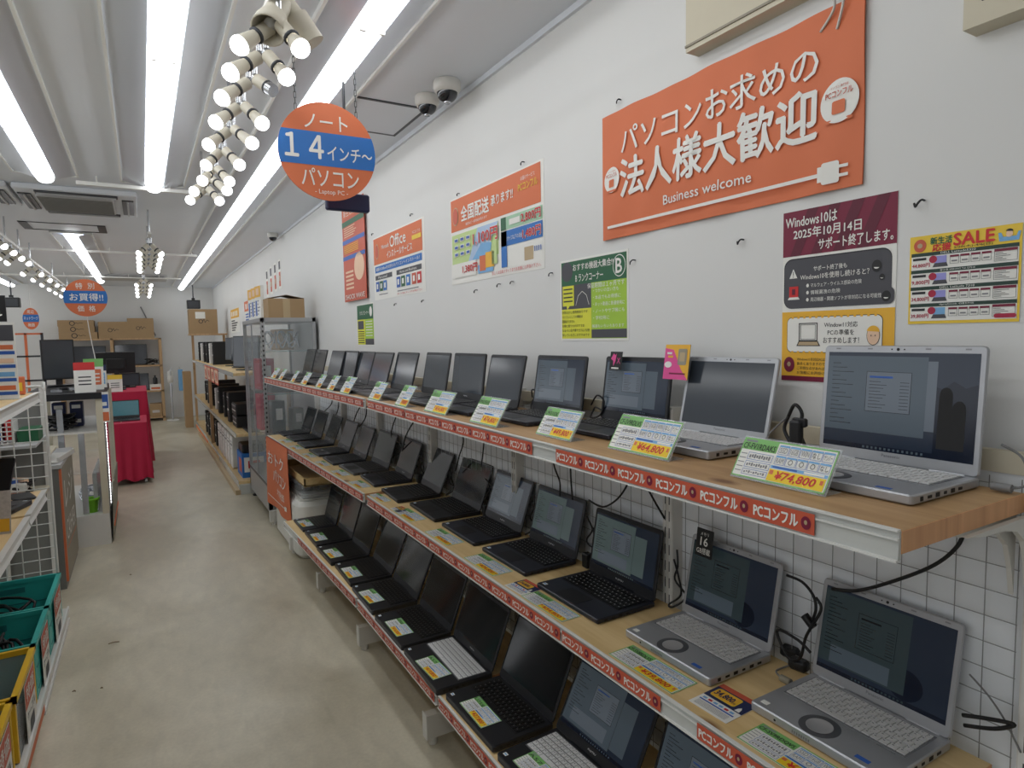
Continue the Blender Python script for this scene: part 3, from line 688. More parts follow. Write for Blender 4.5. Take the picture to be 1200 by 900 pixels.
# curved metal end bracket at the near end of the upper shelf
m = MB(); pr = [(1.303, .470, 1.276), (1.08, .470, 1.276), (1.14, .470, 1.268), (1.20, .470, 1.266), (1.25, .470, 1.257), (1.28, .470, 1.234), (1.295, .470, 1.20), (1.303, .470, 1.15)]
m.prism(pr, (0, .009, 0), 'metal_white')
tag(m.build('end_bracket'), 'curved white bracket under the near end of the upper shelf', 'bracket')
m = MB(); m.prism([(1.34, .465, 1.42)]+[(1.34-.0, .465-.0, 1.42)]*0+[(1.34, .465, 1.30), (1.355, .40, 1.33), (1.362, .36, 1.37), (1.362, .33, 1.42)], (.02, 0, 0), 'metal_white')
tag(m.build('rack_arm'), 'white curved metal arm on the rack top at the right edge of the picture', 'bracket')
# ================================================================== price cards
def card_print(m, w, h, title, price, tall=False):
    m.prism([(0, 0, -.0004), (w, 0, -.0004), (w, h, -.0004), (0, h, -.0004)], (0, 0, .0008), 'paper_white'); m.LZ = .00025
    def rc(a, b, c, d, mt, L=3): m.rect(w*a, h*b, w*c, h*d, mt, L)
    e = .0016/w
    rc(0, 0, 1, .035, 'green'); rc(0, .965, 1, 1, 'green'); rc(0, 0, .012, 1, 'green'); rc(.988, 0, 1, 1, 'green')
    rc(.012, .70, .40, .965, 'green', 3); rc(.03, .90, .16, .95, 'grey_ink', 5); m.text(title, w*.02, h*.72, w*.385, h*.87, 'ink', 6, .012)
    for i in range(5): rc(.02, .58-i*.11, .095, .60-i*.11, 'grey_ink', 4)
    for i, (a, b) in enumerate(((.46, .64), (.26, .42), (.08, .22))):
        m.frame(w*.11, h*a, w*.39, h*b, .0008, 'blue', 4)
        for j in range(9): rc(.13+j*.027, a+.04+.02*(j % 2), .13+j*.027+.018, b-.06+.012*(j % 3), 'grey_ink', 5)
    for r_, (a, b, T) in enumerate(((.70, .93, ['SSD', '16GB', 'WIN', 'なし', 'ナンバー']), (.45, .67, ['RAM', '○', '○', '○', 'なし']))):
        for j in range(5):
            u = .42+j*.113; m.frame(w*u, h*a, w*(u+.105), h*b, .0007, 'blue', 4); rc(u, b-.045, u+.105, b-.005, 'sky', 5)
            t_ = T[j]; m.text(t_, w*(u+(.03 if t_ == '○' else .014)), h*(a+.035), w*(u+(.075 if t_ == '○' else .092)), h*(b-.06), 'grey_ink' if t_ not in ('○', 'なし', 'ナンバー') else 'ink', 6)
    rc(.40, .35, .98, .42, 'sky', 4); rc(.42, .365, .68, .405, 'blue', 5); rc(.75, .36, .95, .41, 'paper_white', 5)
    rc(.40, .045, .975, .33, 'yellow', 4); m.text('¥'+price, w*.47, h*.075, w*.88, h*.295, 'red', 6, .035, shear=.22)
    rc(.41, .20, .45, .30, 'orange', 5); rc(.93, .18, .96, .28, 'orange', 5)
CARDM = {}
def card_obj(w, h, title, price):
    k = (round(w/h, 1), title, price)
    if k in CARDM: o = link('price_card', CARDM[k][0]); o.scale = (w/CARDM[k][1], h/CARDM[k][2], 1); return o
    m = MB(); card_print(m, w, h, title, price); o = m.build('price_card'); CARDM[k] = (o.data, w, h); return o
def standing_card(pl, pr, z, h, title, price, label, lean=52):
    """pl, pr: bottom corners (far, near) on the shelf, the card leans back in a clear holder"""
    A = Vector((pl[0], pl[1], z+.004)); B = Vector((pr[0], pr[1], z+.004)); u = (B-A).normalized(); w = (B-A).length
    back = Vector((-u.y, u.x, 0)); back = back if back.x > 0 else -back
    v = back*math.cos(R(lean))+Vector((0, 0, 1))*math.sin(R(lean))
    r = empty('price_card', A, 0, label, 'price card', 'price cards standing on the top shelf')
    o = card_obj(w, h, title, price); o.name = 'printed_card'; o.parent = r
    n = u.cross(v).normalized(); M = Matrix((u, v, n)).transposed().to_4x4(); s = o.scale.copy(); o.matrix_local = M @ Matrix.Diagonal((*s, 1))
    m = MB(); m.M = M; m.bx(-.002, w+.003, -.003, h+.004, -.003, -.0012, 'acrylic'); m.bx(w*.05, w*.95, -.004, .0, -.003, .003, 'acrylic')
    m.M = Matrix.Identity(4); m.prism([(0, 0, -.0035), (u.x*w, u.y*w, -.0035), (u.x*w+back.x*.05, u.y*w+back.y*.05, -.0035), (back.x*.05, back.y*.05, -.0035)], (0, 0, .0015), 'acrylic')
    m.build('clear_holder', r)
def sc(*q): return [onz(a, b, TZ) for a, b in q]
tc = [((862, 557), (997, 581), .088, 'CF-FV1RDAKS', '74,800'), ((716, 525), (791, 540), .098, 'CF-SV9RDLVS', '64,800'), ((628, 509), (678, 517), .090, 'U9310X', '49,800'),
      ((556, 494), (591, 501), .10, 'FMVU9310', '74,800'), ((505, 481), (540, 487), .095, 'U9311', '54,800'), ((468, 474.5), (489, 477), .10, 'S73', '38,800'), ((438, 467), (450, 470), .095, 'U9310', '38,800'),
      ((405.7, 459.7), (418, 462), .10, 'U938', '29,800'), ((383.5, 456.8), (394.6, 458.3), .095, 'U938', '29,800'), ((371.8, 453.8), (381.8, 455), .09, 'S73', '29,800'), ((357, 450), (363.7, 451.5), .09, 'S73', '24,800'),
      ((339, 447.8), (346, 448.6), .09, 'U937', '24,800'), ((326.3, 444.7), (332.8, 445.6), .09, 'U937', '19,800'), ((318, 442.8), (325, 444), .09, 'U937', '19,800')]
PH = lambda i: ['wide price card reading 74,800 yen before the nearest silver laptop', 'price card reading 64,800 yen before the second silver laptop', 'price card reading 49,800 yen on the top shelf', 'almost square price card left of the 49,800 yen one'][i] if i < 4 else 'standing price card, %s of the top shelf' % nth(i)
for i, (a, b, h, t, p) in enumerate(tc):
    A, B = sc(a, b); lap = min(TOPN, key=lambda q: abs(q[1]+q[2]*.5-(A.y+B.y)/2)); mx = min(lap[0] for lap in TOPN if lap[1]-.2 < A.y and lap[1]+lap[2]+.2 > B.y)-.055
    f0 = fx(.905, A.y, .036)+.02; x0 = min(max(A.x, f0), max(mx, f0)); x1 = min(max(B.x, f0), max(mx, f0)); ya, yb = A.y, B.y
    if ya-yb > .215: yb = ya-.2
    standing_card((x0, ya), (x1 if i < 2 else x0, yb), TZ, h*.95, t, p, PH(i), 58)
def flat_card(c, w, h, rot, z, title, price, label, group):
    o = card_obj(w, h, title, price); s = o.scale.copy()
    a = R(rot); u = Vector((math.sin(a), -math.cos(a), 0)); v = Vector((math.cos(a), math.sin(a), 0))
    M = Matrix((u, v, (0, 0, 1))).transposed().to_4x4(); M.translation = Vector((c[0], c[1], z+.0007))-u*w/2-v*h/2
    o.matrix_world = M @ Matrix.Diagonal((*s, 1)); tag(o, label, 'price card', group); return o
mt = ['CF-SV9RDQVS', 'CF-SV8RDLVS', 'U9310X', 'U9310', 'U9310', 'S73', 'U938', 'U938', 'S73', 'U937', 'U937', 'U937', 'U937']
mp = ['44,800', '39,800', '34,800', '34,800', '34,800', '29,800', '29,800', '29,800', '24,800', '24,800', '24,800', '19,800', '19,800']
for i, (k, c, N, w, rot, an, lb) in enumerate(mid[:13]):
    x0 = fx(.953, N[1])+.016; x1 = N[0]-.006; h = min(.082, x1-x0); cy = N[1]+w*.5+(.02 if i > 1 else -.01)
    if i > 6: cy = N[1]+w*.42
    flat_card(((x0+x1)/2-.001, cy), .215 if i < 6 else .185, h, 1, MZ, mt[i], mp[i], 'price card lying before %s middle shelf laptop' % ('the nearest' if i == 0 else 'the '+nth(i)), 'price cards lying on the middle shelf')
bo = [.10, -.02, .03, .10, .0, .0, .0, .0, .0, 0]
for i, (k, c, N, w, rot, an, lb) in enumerate(bot):
    t = KIND[k]['t']; ww = .165
    cy = N[1]+w*[.5, .6, .52, .42, .48, .47, .45, .45, .45, .5][i]
    flat_card((N[0]+.050, cy), ww, .076, -1+3*(i % 2), BZ+t+.0012, 'A57' if i % 2 else 'U758', ['24,800', '24,800', '27,800', '19,800', '16,800', '19,800', '14,800', '14,800', '14,800', '12,800'][i], 'price card on the palm rest of %s bottom laptop' % ('the nearest' if i == 0 else 'the '+nth(i)), 'price cards on the bottom laptops')
def leaflet(c, w, h, rot, z, label):
    m = MB(); m.prism([(0, 0, -.0003), (w, 0, -.0003), (w, h, -.0003), (0, h, -.0003)], (0, 0, .0006), 'paper_white'); m.LZ = .0003
    m.rect(0, h*.42, w, h*.86, 'navy', 2); m.rect(0, h*.86, w, h, 'orange_deep', 2); m.rrect(w*.08, h*.50, w*.72, h*.82, h*.06, 'gold', 3); m.rrect(w*.10, h*.52, w*.70, h*.80, h*.05, 'paper_white' if False else 'amber', 4)
    m.text('34,800', w*.13, h*.55, w*.60, h*.74, 'navy', 6, .03); m.text('円', w*.61, h*.55, w*.68, h*.62, 'navy', 6)
    m.rect(w*.06, h*.24, w*.94, h*.28, 'blue', 2)
    for j in range(6): m.rect(w*(.08+j*.14), h*.31, w*(.18+j*.14), h*.37, 'red' if j % 3 == 1 else 'sky', 2); m.rect(w*.08, h*(.06+j*.028), w*.9, h*(.07+j*.028), 'grey_ink', 2)
    m.flat([(w*.80, h*.44), (w*.92, h*.44), (w*.90, h*.54), (w*.86, h*.60), (w*.82, h*.54)], 'paper_white', 5)
    o = m.build('leaflet'); a = R(rot); u = Vector((math.sin(a), -math.cos(a), 0)); v = Vector((math.cos(a), math.sin(a), 0))
    place(o, Vector((c[0], c[1], z+.0008))-u*w/2-v*h/2, u, v); tag(o, label, 'leaflet', 'leaflets on the middle shelf')
leaflet((1.045, .905), .10, .115, 2, MZ, 'navy and yellow leaflet reading 34,800 between the two silver laptops')
leaflet((1.01, 1.68), .10, .085, 3, MZ, 'small navy and yellow leaflet left of the lit black laptop')
leaflet((1.0, 2.78), .09, .06, 3, MZ, 'small leaflet near the joint of the middle shelf')
# little tags stuck on the lids
def lid_tag(y, x, z, w, h, fn, label, lean=8):
    m = MB(); m.prism([(0, 0, -.001), (w, 0, -.001), (w, h, -.001), (0, h, -.001)], (0, 0, .001), 'black'); m.LZ = .0004; fn(m, w, h)
    o = m.build('sign_tag'); place(o, (x, y, z), (0, -1, 0), (math.sin(R(lean)), 0, math.cos(R(lean)))); tag(o, label, 'tag')
def f16(m, w, h):
    m.text('メモリ', w*.26, h*.76, w*.74, h*.88, 'paper_white', 3); m.text('16', w*.28, h*.40, w*.72, h*.70, 'paper_white', 3, .03); m.text('GB搭載', w*.10, h*.10, w*.90, h*.32, 'paper_white', 3, .01)
lid_tag(1.212, 1.277, .995, .058, .075, f16, 'black memory tag with a white 16 above the second silver laptop')
def fxx(m, w, h):
    m.text('X', w*.62, h*.36, w*.88, h*.66, 'pink', 3, .02); m.flat([(w*.1, h*.6), (w*.3, h*.9), (w*.45, h*.8), (w*.55, h*.9), (w*.5, h*.5), (w*.35, h*.2), (w*.3, h*.5)], 'pink', 3); m.rect(w*.2, h*.06, w*.8, h*.14, 'paper_white', 3)
lid_tag(1.585, 1.285, 1.487, .058, .058, fxx, 'black tag with a pink X on the corner of a black lid')
def fpk(m, w, h):
    m.rect(0, 0, w, h, 'amber', 1); m.flat([(0, 0), (w, 0), (w*.7, h*.3), (w*.35, h*.85), (0, h*.9)], 'pink', 2); m.rrect(w*.55, h*.42, w*.9, h*.88, w*.05, 'beige_dark', 3); m.rrect(w*.62, h*.52, w*.83, h*.78, w*.03, 'tape', 4)
    m.ell(w*.18, h*.42, w*.15, h*.09, 'paper_white', 4); m.rect(w*.1, h*.72, w*.3, h*.78, 'paper_white', 4); m.rect(w*.15, h*.62, w*.35, h*.68, 'amber', 4); m.rect(w*.25, h*.15, w*.9, h*.19, 'maroon', 4)
lid_tag(1.34, 1.282, 1.47, .094, .098, fpk, 'orange and pink picture tag over the lid beside the silver laptop')
# ================================================================== posters and banners on the right wall
WX = 1.3995
def on_wall(m, name, y0, z0, label, cat='poster', off=.001, group=None):
    o = m.build(name); place(o, (WX-off, y0, z0), (0, -1, 0), (0, 0, 1)); return tag(o, label, cat, group)
def sheet(w, h, mt, t=.001):
    m = MB(); m.prism([(0, 0, -t), (w, 0, -t), (w, h, -t), (0, h, -t)], (0, 0, t), mt); return m
# the big orange cloth banner, slightly wavy
w, h = .908, .41
m = MB(); nx, ny = 60, 24; vs = []
def wav(u, v): return .0035*math.sin(u*17+v*6)*math.sin(v*9+1)+.002*math.sin(u*41-v*13)
for j in range(ny+1):
    for i in range(nx+1):
        u, v = w*i/nx, h*j/ny; vs.append((u, v, wav(u, v)))
fs = [(j*(nx+1)+i, j*(nx+1)+i+1, (j+1)*(nx+1)+i+1, (j+1)*(nx+1)+i) for j in range(ny) for i in range(nx)]
m.add(vs, fs, 'orange', True); n0 = len(vs)
m.add([(a, b, c-.003) for a, b, c in vs], [tuple(reversed(f)) for f in fs], 'orange', True)
m.LZ = .0007; k0 = len(m.v)
m.text('パソコンお求めの', .105, .262, .80, .345, 'paper_white', 2, .012); m.text('法人様大歓迎', .10, .126, .80, .247, 'paper_white', 2, .03)
m.text('Business welcome', .291, .068, .612, .096, 'paper_white', 2, .018)
m.rect(.035, .034, .82, .043, 'paper_white', 2); m.rrect(.816, .015, .858, .064, .006, 'paper_white', 2); m.rect(.806, .022, .82, .057, 'paper_white', 2)
for a in (.026, .046): m.rect(.856, a, .878, a+.007, 'paper_white', 2)
for cx, cy, r_ in ((.854, .195, .046), (.055, .194, .040)):
    m.ell(cx, cy, r_, r_*1.05, 'paper_white', 2); m.text('PCコンフル', cx-r_*.72, cy+r_*.22, cx+r_*.72, cy+r_*.52, 'orange_deep', 4, .02); m.text('パソコン専門店', cx-r_*.5, cy+r_*.62, cx+r_*.5, cy+r_*.74, 'orange_deep', 4)
    m.rrect(cx-r_*.34, cy-r_*.62, cx+r_*.34, cy+r_*.02, r_*.1, 'orange', 4); m.rect(cx-r_*.7, cy-r_*1.0, cx+r_*.7, cy-r_*.84, 'orange', 3)
for i in range(k0, len(m.v)): a, b_, c = m.v[i]; m.v[i] = (a, b_, c+wav(a, b_)+.0035)
on_wall(m, 'banner', 1.743, 1.92, 'large orange cloth banner with white writing and a plug drawn on it', 'banner', .008)
# the three part notice
w, h = .277, .415; m = sheet(w, h, 'paper_white'); m.LZ = .0005
m.rect(0, .306, w, h, 'maroon', 1)
for i in range(5): a = .02+i*.056; m.flat([(a, .306), (min(a+.028, w), .306), (min(a+.075, w), .306+.109*min(1, (min(a+.075, w)-a-.028+.001)/.047)), (min(a+.047, w), h if a+.047 <= w else h)], 'maroon_dark', 2) if a+.075 < w else None
m.text('Windows10は', .008, .376, .142, .402, 'paper_white', 4, .02); m.text('2025年10月14日', .030, .346, .200, .371, 'paper_white', 4, .02); m.text('サポート終了します。', .096, .314, .270, .340, 'paper_white', 4, .02)
m.rrect(.004, .178, .268, .300, .022, 'ink', 1); m.rrect(.006, .178, .268, .297, .022, 'slate', 2); m.rrect(.225, .178, .275, .215, .012, 'slate', 3)
m.flat([(.020, .252), (.042, .252), (.031, .275)], 'paper_white', 4); m.rect(.030, .259, .032, .269, 'slate', 5); m.rect(.030, .2545, .032, .2570, 'slate', 5)
m.text('サポート終了後も', .085, .265, .168, .277, 'paper_white', 4, .01); m.text('Windows10を使用し続けると？', .050, .246, .220, .260, 'paper_white', 4, .01)
for i, t in enumerate(('マルウェア・ウイルス感染の危険', '情報漏洩の危険', '周辺機器・関連ソフトが非対応になる可能性')): m.ell(.070, .232-i*.017, .0035, .0045, 'paper_white', 4, 12); m.text(t, .078, .227-i*.017, .078+[.125, .075, .170][i], .237-i*.017, 'paper_white', 4)
m.rect(.020, .206, .045, .232, 'red', 4); m.rect(.028, .212, .037, .226, 'maroon_dark', 5); m.flat([(.016, .200), (.049, .200), (.045, .206), (.020, .206)], 'paper_white', 4)
for cx, cy, q in ((.236, .262, .011), (.248, .237, .006), (.258, .195, .010)): m.ell(cx, cy, q, q*1.2, 'black', 4, 16); m.ell(cx, cy-q*.2, q*.55, q*.35, 'paper_white', 5, 10, PI, 2*PI)
m.rect(0, .012, w, .170, 'amber', 1); m.rrect(.015, .070, .252, .157, .014, 'ink', 2); m.rrect(.0162, .0715, .2508, .1555, .013, 'paper_white', 3)
for i in range(14): m.rect(.028+i*.0158, .153, .034+i*.0158, .1585, 'amber', 4); m.rect(.028+i*.0158, .0685, .034+i*.0158, .0735, 'amber', 4)
m.frame(.048, .098, .098, .142, .0022, 'ink', 4); m.frame(.053, .102, .093, .138, .001, 'ink', 5); m.flat([(.042, .086), (.106, .086), (.099, .098), (.048, .098)], 'ink', 4); m.flat([(.046, .088), (.102, .088), (.098, .0965), (.050, .0965)], 'tape', 5)
m.text('Window11対応', .115, .130, .196, .143, 'ink', 4, .005); m.text('PCの準備を', .124, .112, .188, .125, 'ink', 4, .005); m.text('おすすめします！', .113, .093, .200, .107, 'ink', 4, .005)
m.ell(.232, .110, .015, .022, 'ink', 4, 20); m.ell(.232, .110, .0138, .0205, 'skin_print', 5, 20); m.ell(.232, .118, .0142, .014, 'amber', 6, 20, 0, PI); m.flat([(.214, .072), (.250, .072), (.246, .086), (.218, .086)], 'ink', 4); m.flat([(.216, .072), (.248, .072), (.244, .084), (.220, .084)], 'paper_white', 5)
for a in (.228, .237): m.ell(a, .110, .0012, .0018, 'ink', 7, 8)
m.ell(.022, .040, .015, .019, 'maroon', 3, 20); m.ell(.022, .041, .005, .006, 'tape', 4, 12)
for i, t in enumerate(('Windows11非対応PCは', '数多くありますので', 'ご不明な点があれば', 'お気軽にお声掛け')): m.text(t, .044, .050-i*.011, .118, .058-i*.011, 'ink', 3)
m.rect(0, 0, w, .012, 'maroon', 1)
on_wall(m, 'notice_poster', 1.037, 1.476, 'three part notice, maroon over black over yellow, above the nearest laptops')
# sale leaflet
w, h = .196, .180; m = sheet(w, h, 'paper_white'); m.rect(0, 0, w, h, 'gold', 1); m.rect(.004, .006, w-.004, .145, 'paper_white', 2); m.LZ = .0004
m.ell(.020, .160, .012, .013, 'orange_deep', 3); m.ell(.020, .160, .005, .005, 'tape', 4); m.text('新生活', .040, .160, .080, .174, 'dark_green', 4, .04); m.text('応援', .044, .146, .078, .160, 'red', 4, .05); m.text('SALE', .083, .153, .152, .176, 'red', 4, .05); m.text('3/20(木)-4/6(日)', .083, .146, .150, .152, 'ink', 4, .01)
m.ell(.176, .163, .0055, .0065, 'skin_print', 4, 16); m.ell(.176, .167, .006, .005, 'ink', 5, 16, 0, PI); m.flat([(.160, .150), (.158, .166), (.163, .166), (.166, .158), (.187, .158), (.190, .166), (.194, .166), (.191, .150)], 'sky', 3)
for i, (nm, pr_) in enumerate((('DELL Latitude5320', '44,800'), ('富士通 ARROWS Tab Q7310', '9,800'), ('DELL Latitude 7310', '34,800'), ('dynabook G83/HS', '39,800'))):
    b0 = .112-i*.0345; m.rect(.004, b0+.026, w-.004, b0+.033, 'forest', 4); m.text(nm, .060, b0+.0275, .122, b0+.0318, 'paper_white', 5)
    m.rect(.007, b0+.018, .033, b0+.023, 'ink', 4); m.text(pr_+'円', .006, b0+.003, .040, b0+.012, 'crimson', 4, .03); m.ell(.046, b0+.018, .0075, .0075, 'crimson', 5, 18)
    m.rect(.049, b0+.010, .071, b0+.024, 'lav' if i != 3 else 'sky', 4); m.flat([(.045, b0+.002), (.074, b0+.002), (.071, b0+.010), (.049, b0+.010)], 'slate', 4)
    for j in range(4): a = .077+j*.0185; m.frame(a, b0+.006, a+.016, b0+.023, .0006, 'ink', 4); m.rect(a, b0+.019, a+.016, b0+.023, 'maroon', 5); m.rect(a+.003, b0+.010, a+.013, b0+.013, 'grey_ink', 5)
    m.frame(.153, b0+.002, .190, b0+.025, .0006, 'ink', 4); m.rect(.153, b0+.020, .190, b0+.025, 'maroon', 5)
    for j in range(5): m.rect(.155, b0+.017-j*.003, .155+.012+.006*((j+i) % 3), b0+.0178-j*.003, 'ink', 5)
m.rrect(.156, .008, .192, .016, .004, 'crimson', 6)
on_wall(m, 'sale_poster', .733, 1.609, 'yellow edged sale poster listing four laptops with red prices')
# green rank corner poster
w, h = .392, .302; m = sheet(w, h, 'paper_white', .002); m.rect(.008, .008, w-.008, h-.008, 'lime', 1); m.rect(.008, h-.095, w-.008, h-.008, 'dark_green', 2); m.rect(.0, 0, .19*1, .008, 'paper_white', 1)
m.rect(.008, .008, .192, .118, 'citron', 2); m.rect(.192, .010, w-.008, .040, 'slate', 2); m.rect(.008, .118, .192, h-.095, 'slate', 2); m.rect(.016, .130, .088, .205, 'citron', 3); m.flat([(.040, .130), (.060, .130), (.045, .116)], 'citron', 3)
m.ell(.045, h-.045, .036, .036, 'slate', 3); m.ell(w-.045, h-.05, .033, .037, 'paper_white', 3); m.ell(w-.045, h-.05, .030, .034, 'dark_green', 4); m.text('B', w-.062, h-.074, w-.030, h-.026, 'paper_white', 5, .03)
m.text('おすすめ機器大集合!!', .085, h-.045, .318, h-.020, 'paper_white', 5, .015); m.text('B ランクコーナー', .100, h-.086, .262, h-.058, 'paper_white', 5, .015); m.text('保証期間は１ヶ月です', .172, h-.115, .375, h-.097, 'paper_white', 5, .005)
for i, t in enumerate(('つかいの古い方も', '本品でもお得感に', 'ネット動画に普通使用に', 'ノートやサブ機にも', '学校用に')): m.text('・'+t, .205, .170-i*.024, .205+[.14, .15, .17, .17, .09][i], .184-i*.024, 'paper_white', 5)
m.text('機器もいろいろあります', .198, .046, .372, .058, 'paper_white', 5)
for i, t in enumerate(('状態は少し使用感ありです', 'パソコンとしての機能は', '問題ありません', 'お得に買うのがおすすめ', 'なるべく低予算できれいな機', '探している方におすすめです')): m.text(t, .012, .101-i*.017, .012+[.16, .13, .08, .14, .17, .17][i], .112-i*.017, 'ink', 5)
for i in range(4): m.rect(.022, .190-i*.015, .080, .195-i*.015, 'ink', 4)
m.line([(.100, .130), (.115, .165), (.140, .180), (.165, .165), (.180, .130)], .002, 'paper_white', 4)
on_wall(m, 'rank_poster', 2.013, 1.578, 'green and yellow poster with a big letter B in a white frame')
m = sheet(w, h, 'paper_white', .002); m.rect(.008, .19, w-.008, h-.008, 'dark_green', 1); m.rect(.008, .008, .19, .19, 'citron', 1); m.rect(.19, .05, w-.008, .19, 'lime', 1); m.rect(.19, .008, w-.008, .05, 'slate', 2); m.rect(.02, .12, .16, .18, 'slate', 2)
m.ell(w-.06, h-.06, .03, .035, 'paper_white', 3); m.text('B ランクコーナー', .08, h-.08, .28, h-.05, 'paper_white', 3, .01)
for i in range(6): m.rect(.21, .17-i*.02, .36, .176-i*.02, 'paper_white', 3); m.rect(.02, .10-i*.016, .17, .106-i*.016, 'ink', 3)
on_wall(m, 'rank_poster', 4.674, 1.55, 'small green and yellow poster below the red hanging scroll')
# nationwide delivery board
w, h = .87, .427; m = sheet(w, h, 'paper_white', .012); m.LZ = .0012
m.rect(.01, .262, w-.02, h-.008, 'orange', 1); m.text('全国配送', .13, .300, .42, .372, 'paper_white', 3, .03); m.text('承ります!!', .44, .318, .635, .362, 'paper_white', 3, .03); m.text('離島など一部地域を除きます', .18, .275, .40, .288, 'paper_white', 3)
m.ell(.065, .335, .035, .045, 'tape', 2); m.ell(.065, .335, .030, .04, 'orange_deep', 3); m.text('PCコンフル', .68, .335, .83, .365, 'gold', 3, .02); m.text('お届けサービス', .70, .375, .81, .392, 'paper_white', 3)
m.rect(.015, .10, .50, .245, 'pastel_green', 1); m.flat([(.20, .10), (.36, .10), (.50, .24), (.50, .245), (.30, .245)], 'pastel_blue', 2); m.flat([(.24, .10), (.42, .10), (.44, .16), (.34, .17)], 'sky', 3); m.rect(.02, .03, .28, .10, 'paper_white', 3); m.rect(.32, .04, .38, .11, 'orange', 4); m.rect(.38, .05, .46, .12, 'amber', 4); m.rect(.30, .03, .45, .07, 'sky', 3); m.rect(.44, .06, .49, .16, 'pastel_green', 4)
m.text('1,100円', .26, .165, .50, .225, 'paper_white', 5, .09); m.text('1,100円', .26, .165, .50, .225, 'red', 6, .03); m.text('1,380円', .14, .045, .30, .085, 'red', 6, .03)
for i in range(3):
    for j in range(3): m.rect(.05+i*.065, .205-j*.035, .095+i*.065, .225-j*.035, 'paper_white', 4); m.rect(.056+i*.065, .209-j*.035, .089+i*.065, .221-j*.035, 'blue', 5)
m.rect(.525, .195, .86, .250, 'pastel_mint', 1); m.rect(.525, .195, .57, .250, 'dark_green', 2); m.text('2,800円', .70, .203, .85, .243, 'paper_white', 3, .09); m.text('2,800円', .70, .203, .85, .243, 'red', 4, .03); m.rect(.60, .21, .69, .235, 'paper_white', 3)
m.rect(.525, .125, .86, .190, 'sky', 1); m.rect(.525, .035, .575, .190, 'sign_blue', 2); m.rect(.525, .125, .86, .190, 'sign_blue', 2); m.text('1,480円', .71, .135, .85, .175, 'paper_white', 3, .09); m.text('1,480円', .71, .135, .85, .175, 'red', 4, .03); m.text('Sサイズ以下の場合', .58, .145, .71, .165, 'paper_white', 4)
m.rect(.585, .03, .86, .118, 'paper_white', 1); m.rect(.72, .045, .79, .10, 'tape', 2)
for i in range(4): m.rect(.80+i*.015, .075, .806+i*.015, .095, 'blue', 3)
m.text('詳しくは店員スタッフまでお気軽にお声掛け下さい。', .44, .010, .85, .026, 'red', 4)
on_wall(m, 'delivery_board', 2.99, 1.867, 'white board with orange heading and a pastel delivery map, printed prices')
# office install board
w, h = .90, .418; m = sheet(w, h, 'paper_white', .012); m.LZ = .0012
m.rect(.01, .235, w-.03, h-.01, 'orange', 1); m.text('Office', .34, .315, .62, .385, 'paper_white', 3, .02); m.text('Microsoft', .18, .325, .32, .350, 'paper_white', 3, .02); m.text('インストールサービス', .28, .255, .72, .300, 'paper_white', 3, .02); m.rect(.72, .31, .86, .335, 'gold', 3); m.text('PCコンフル', .73, .345, .85, .360, 'paper_white', 3)
m.ell(.08, .32, .035, .05, 'tape', 2); m.ell(.08, .32, .030, .044, 'orange_deep', 3)
m.rect(.03, .18, .86, .222, 'sign_blue', 1); m.text('最新のOfficeをお持ちのパソコンへインストール！', .06, .190, .83, .212, 'paper_white', 3, .01); m.rect(.03, .132, .36, .162, 'slate', 1); m.rect(.44, .132, .85, .162, 'slate', 1); m.text('Personal', .10, .138, .27, .155, 'paper_white', 3); m.text('Home and Business', .50, .138, .78, .155, 'paper_white', 3)
for i, (a, mt_) in enumerate(((.04, 'blue'), (.115, 'dark_green'), (.19, 'sign_blue'), (.44, 'blue'), (.52, 'dark_green'), (.605, 'sign_blue'), (.70, 'orange_deep'), (.78, 'red'))): m.rect(a, .055, a+.065, .12, mt_, 2); m.rect(a+.018, .072, a+.048, .105, 'paper_white', 3)
m.rect(.45, .03, .80, .036, 'grey_ink', 2); m.rect(.1, .03, .27, .036, 'grey_ink', 2); m.text('詳しくは店員スタッフまでお声掛け下さい', .45, .010, .86, .022, 'red', 3)
on_wall(m, 'service_board', 4.24, 1.86, 'white board with orange heading reading Office and rows of small coloured squares')
# red hanging scroll
w, h = .55, .72; m = sheet(w, h, 'orange_deep', .003); m.LZ = .0012
m.rect(.02, .62, .53, .70, 'orange', 1); m.rect(0, .56, w, .60, 'dark_green', 1); m.text('新生活応援', .05, .63, .40, .68, 'paper_white', 2); m.rect(0, .43, w, .46, 'blue', 1); m.rect(0, .31, w, .34, 'blue', 1); m.ell(.40, .24, .12, .10, 'skin_print', 1)
for i in range(5): m.rect(.05, .48+i*.016, .30+.03*(i % 3), .487+i*.016, 'skin_print', 2); m.rect(.06, .09+i*.03, .26, .105+i*.03, 'skin_print', 2); m.rect(.04, .36+i*.013, .4, .366+i*.013, 'amber', 2)
m.text('SHOCK WAVE', .04, .015, .51, .05, 'paper_white', 2, .02)
on_wall(m, 'hanging_scroll', 4.91, 1.885, 'tall red and orange scroll hanging left of the Office board', 'poster', .02)
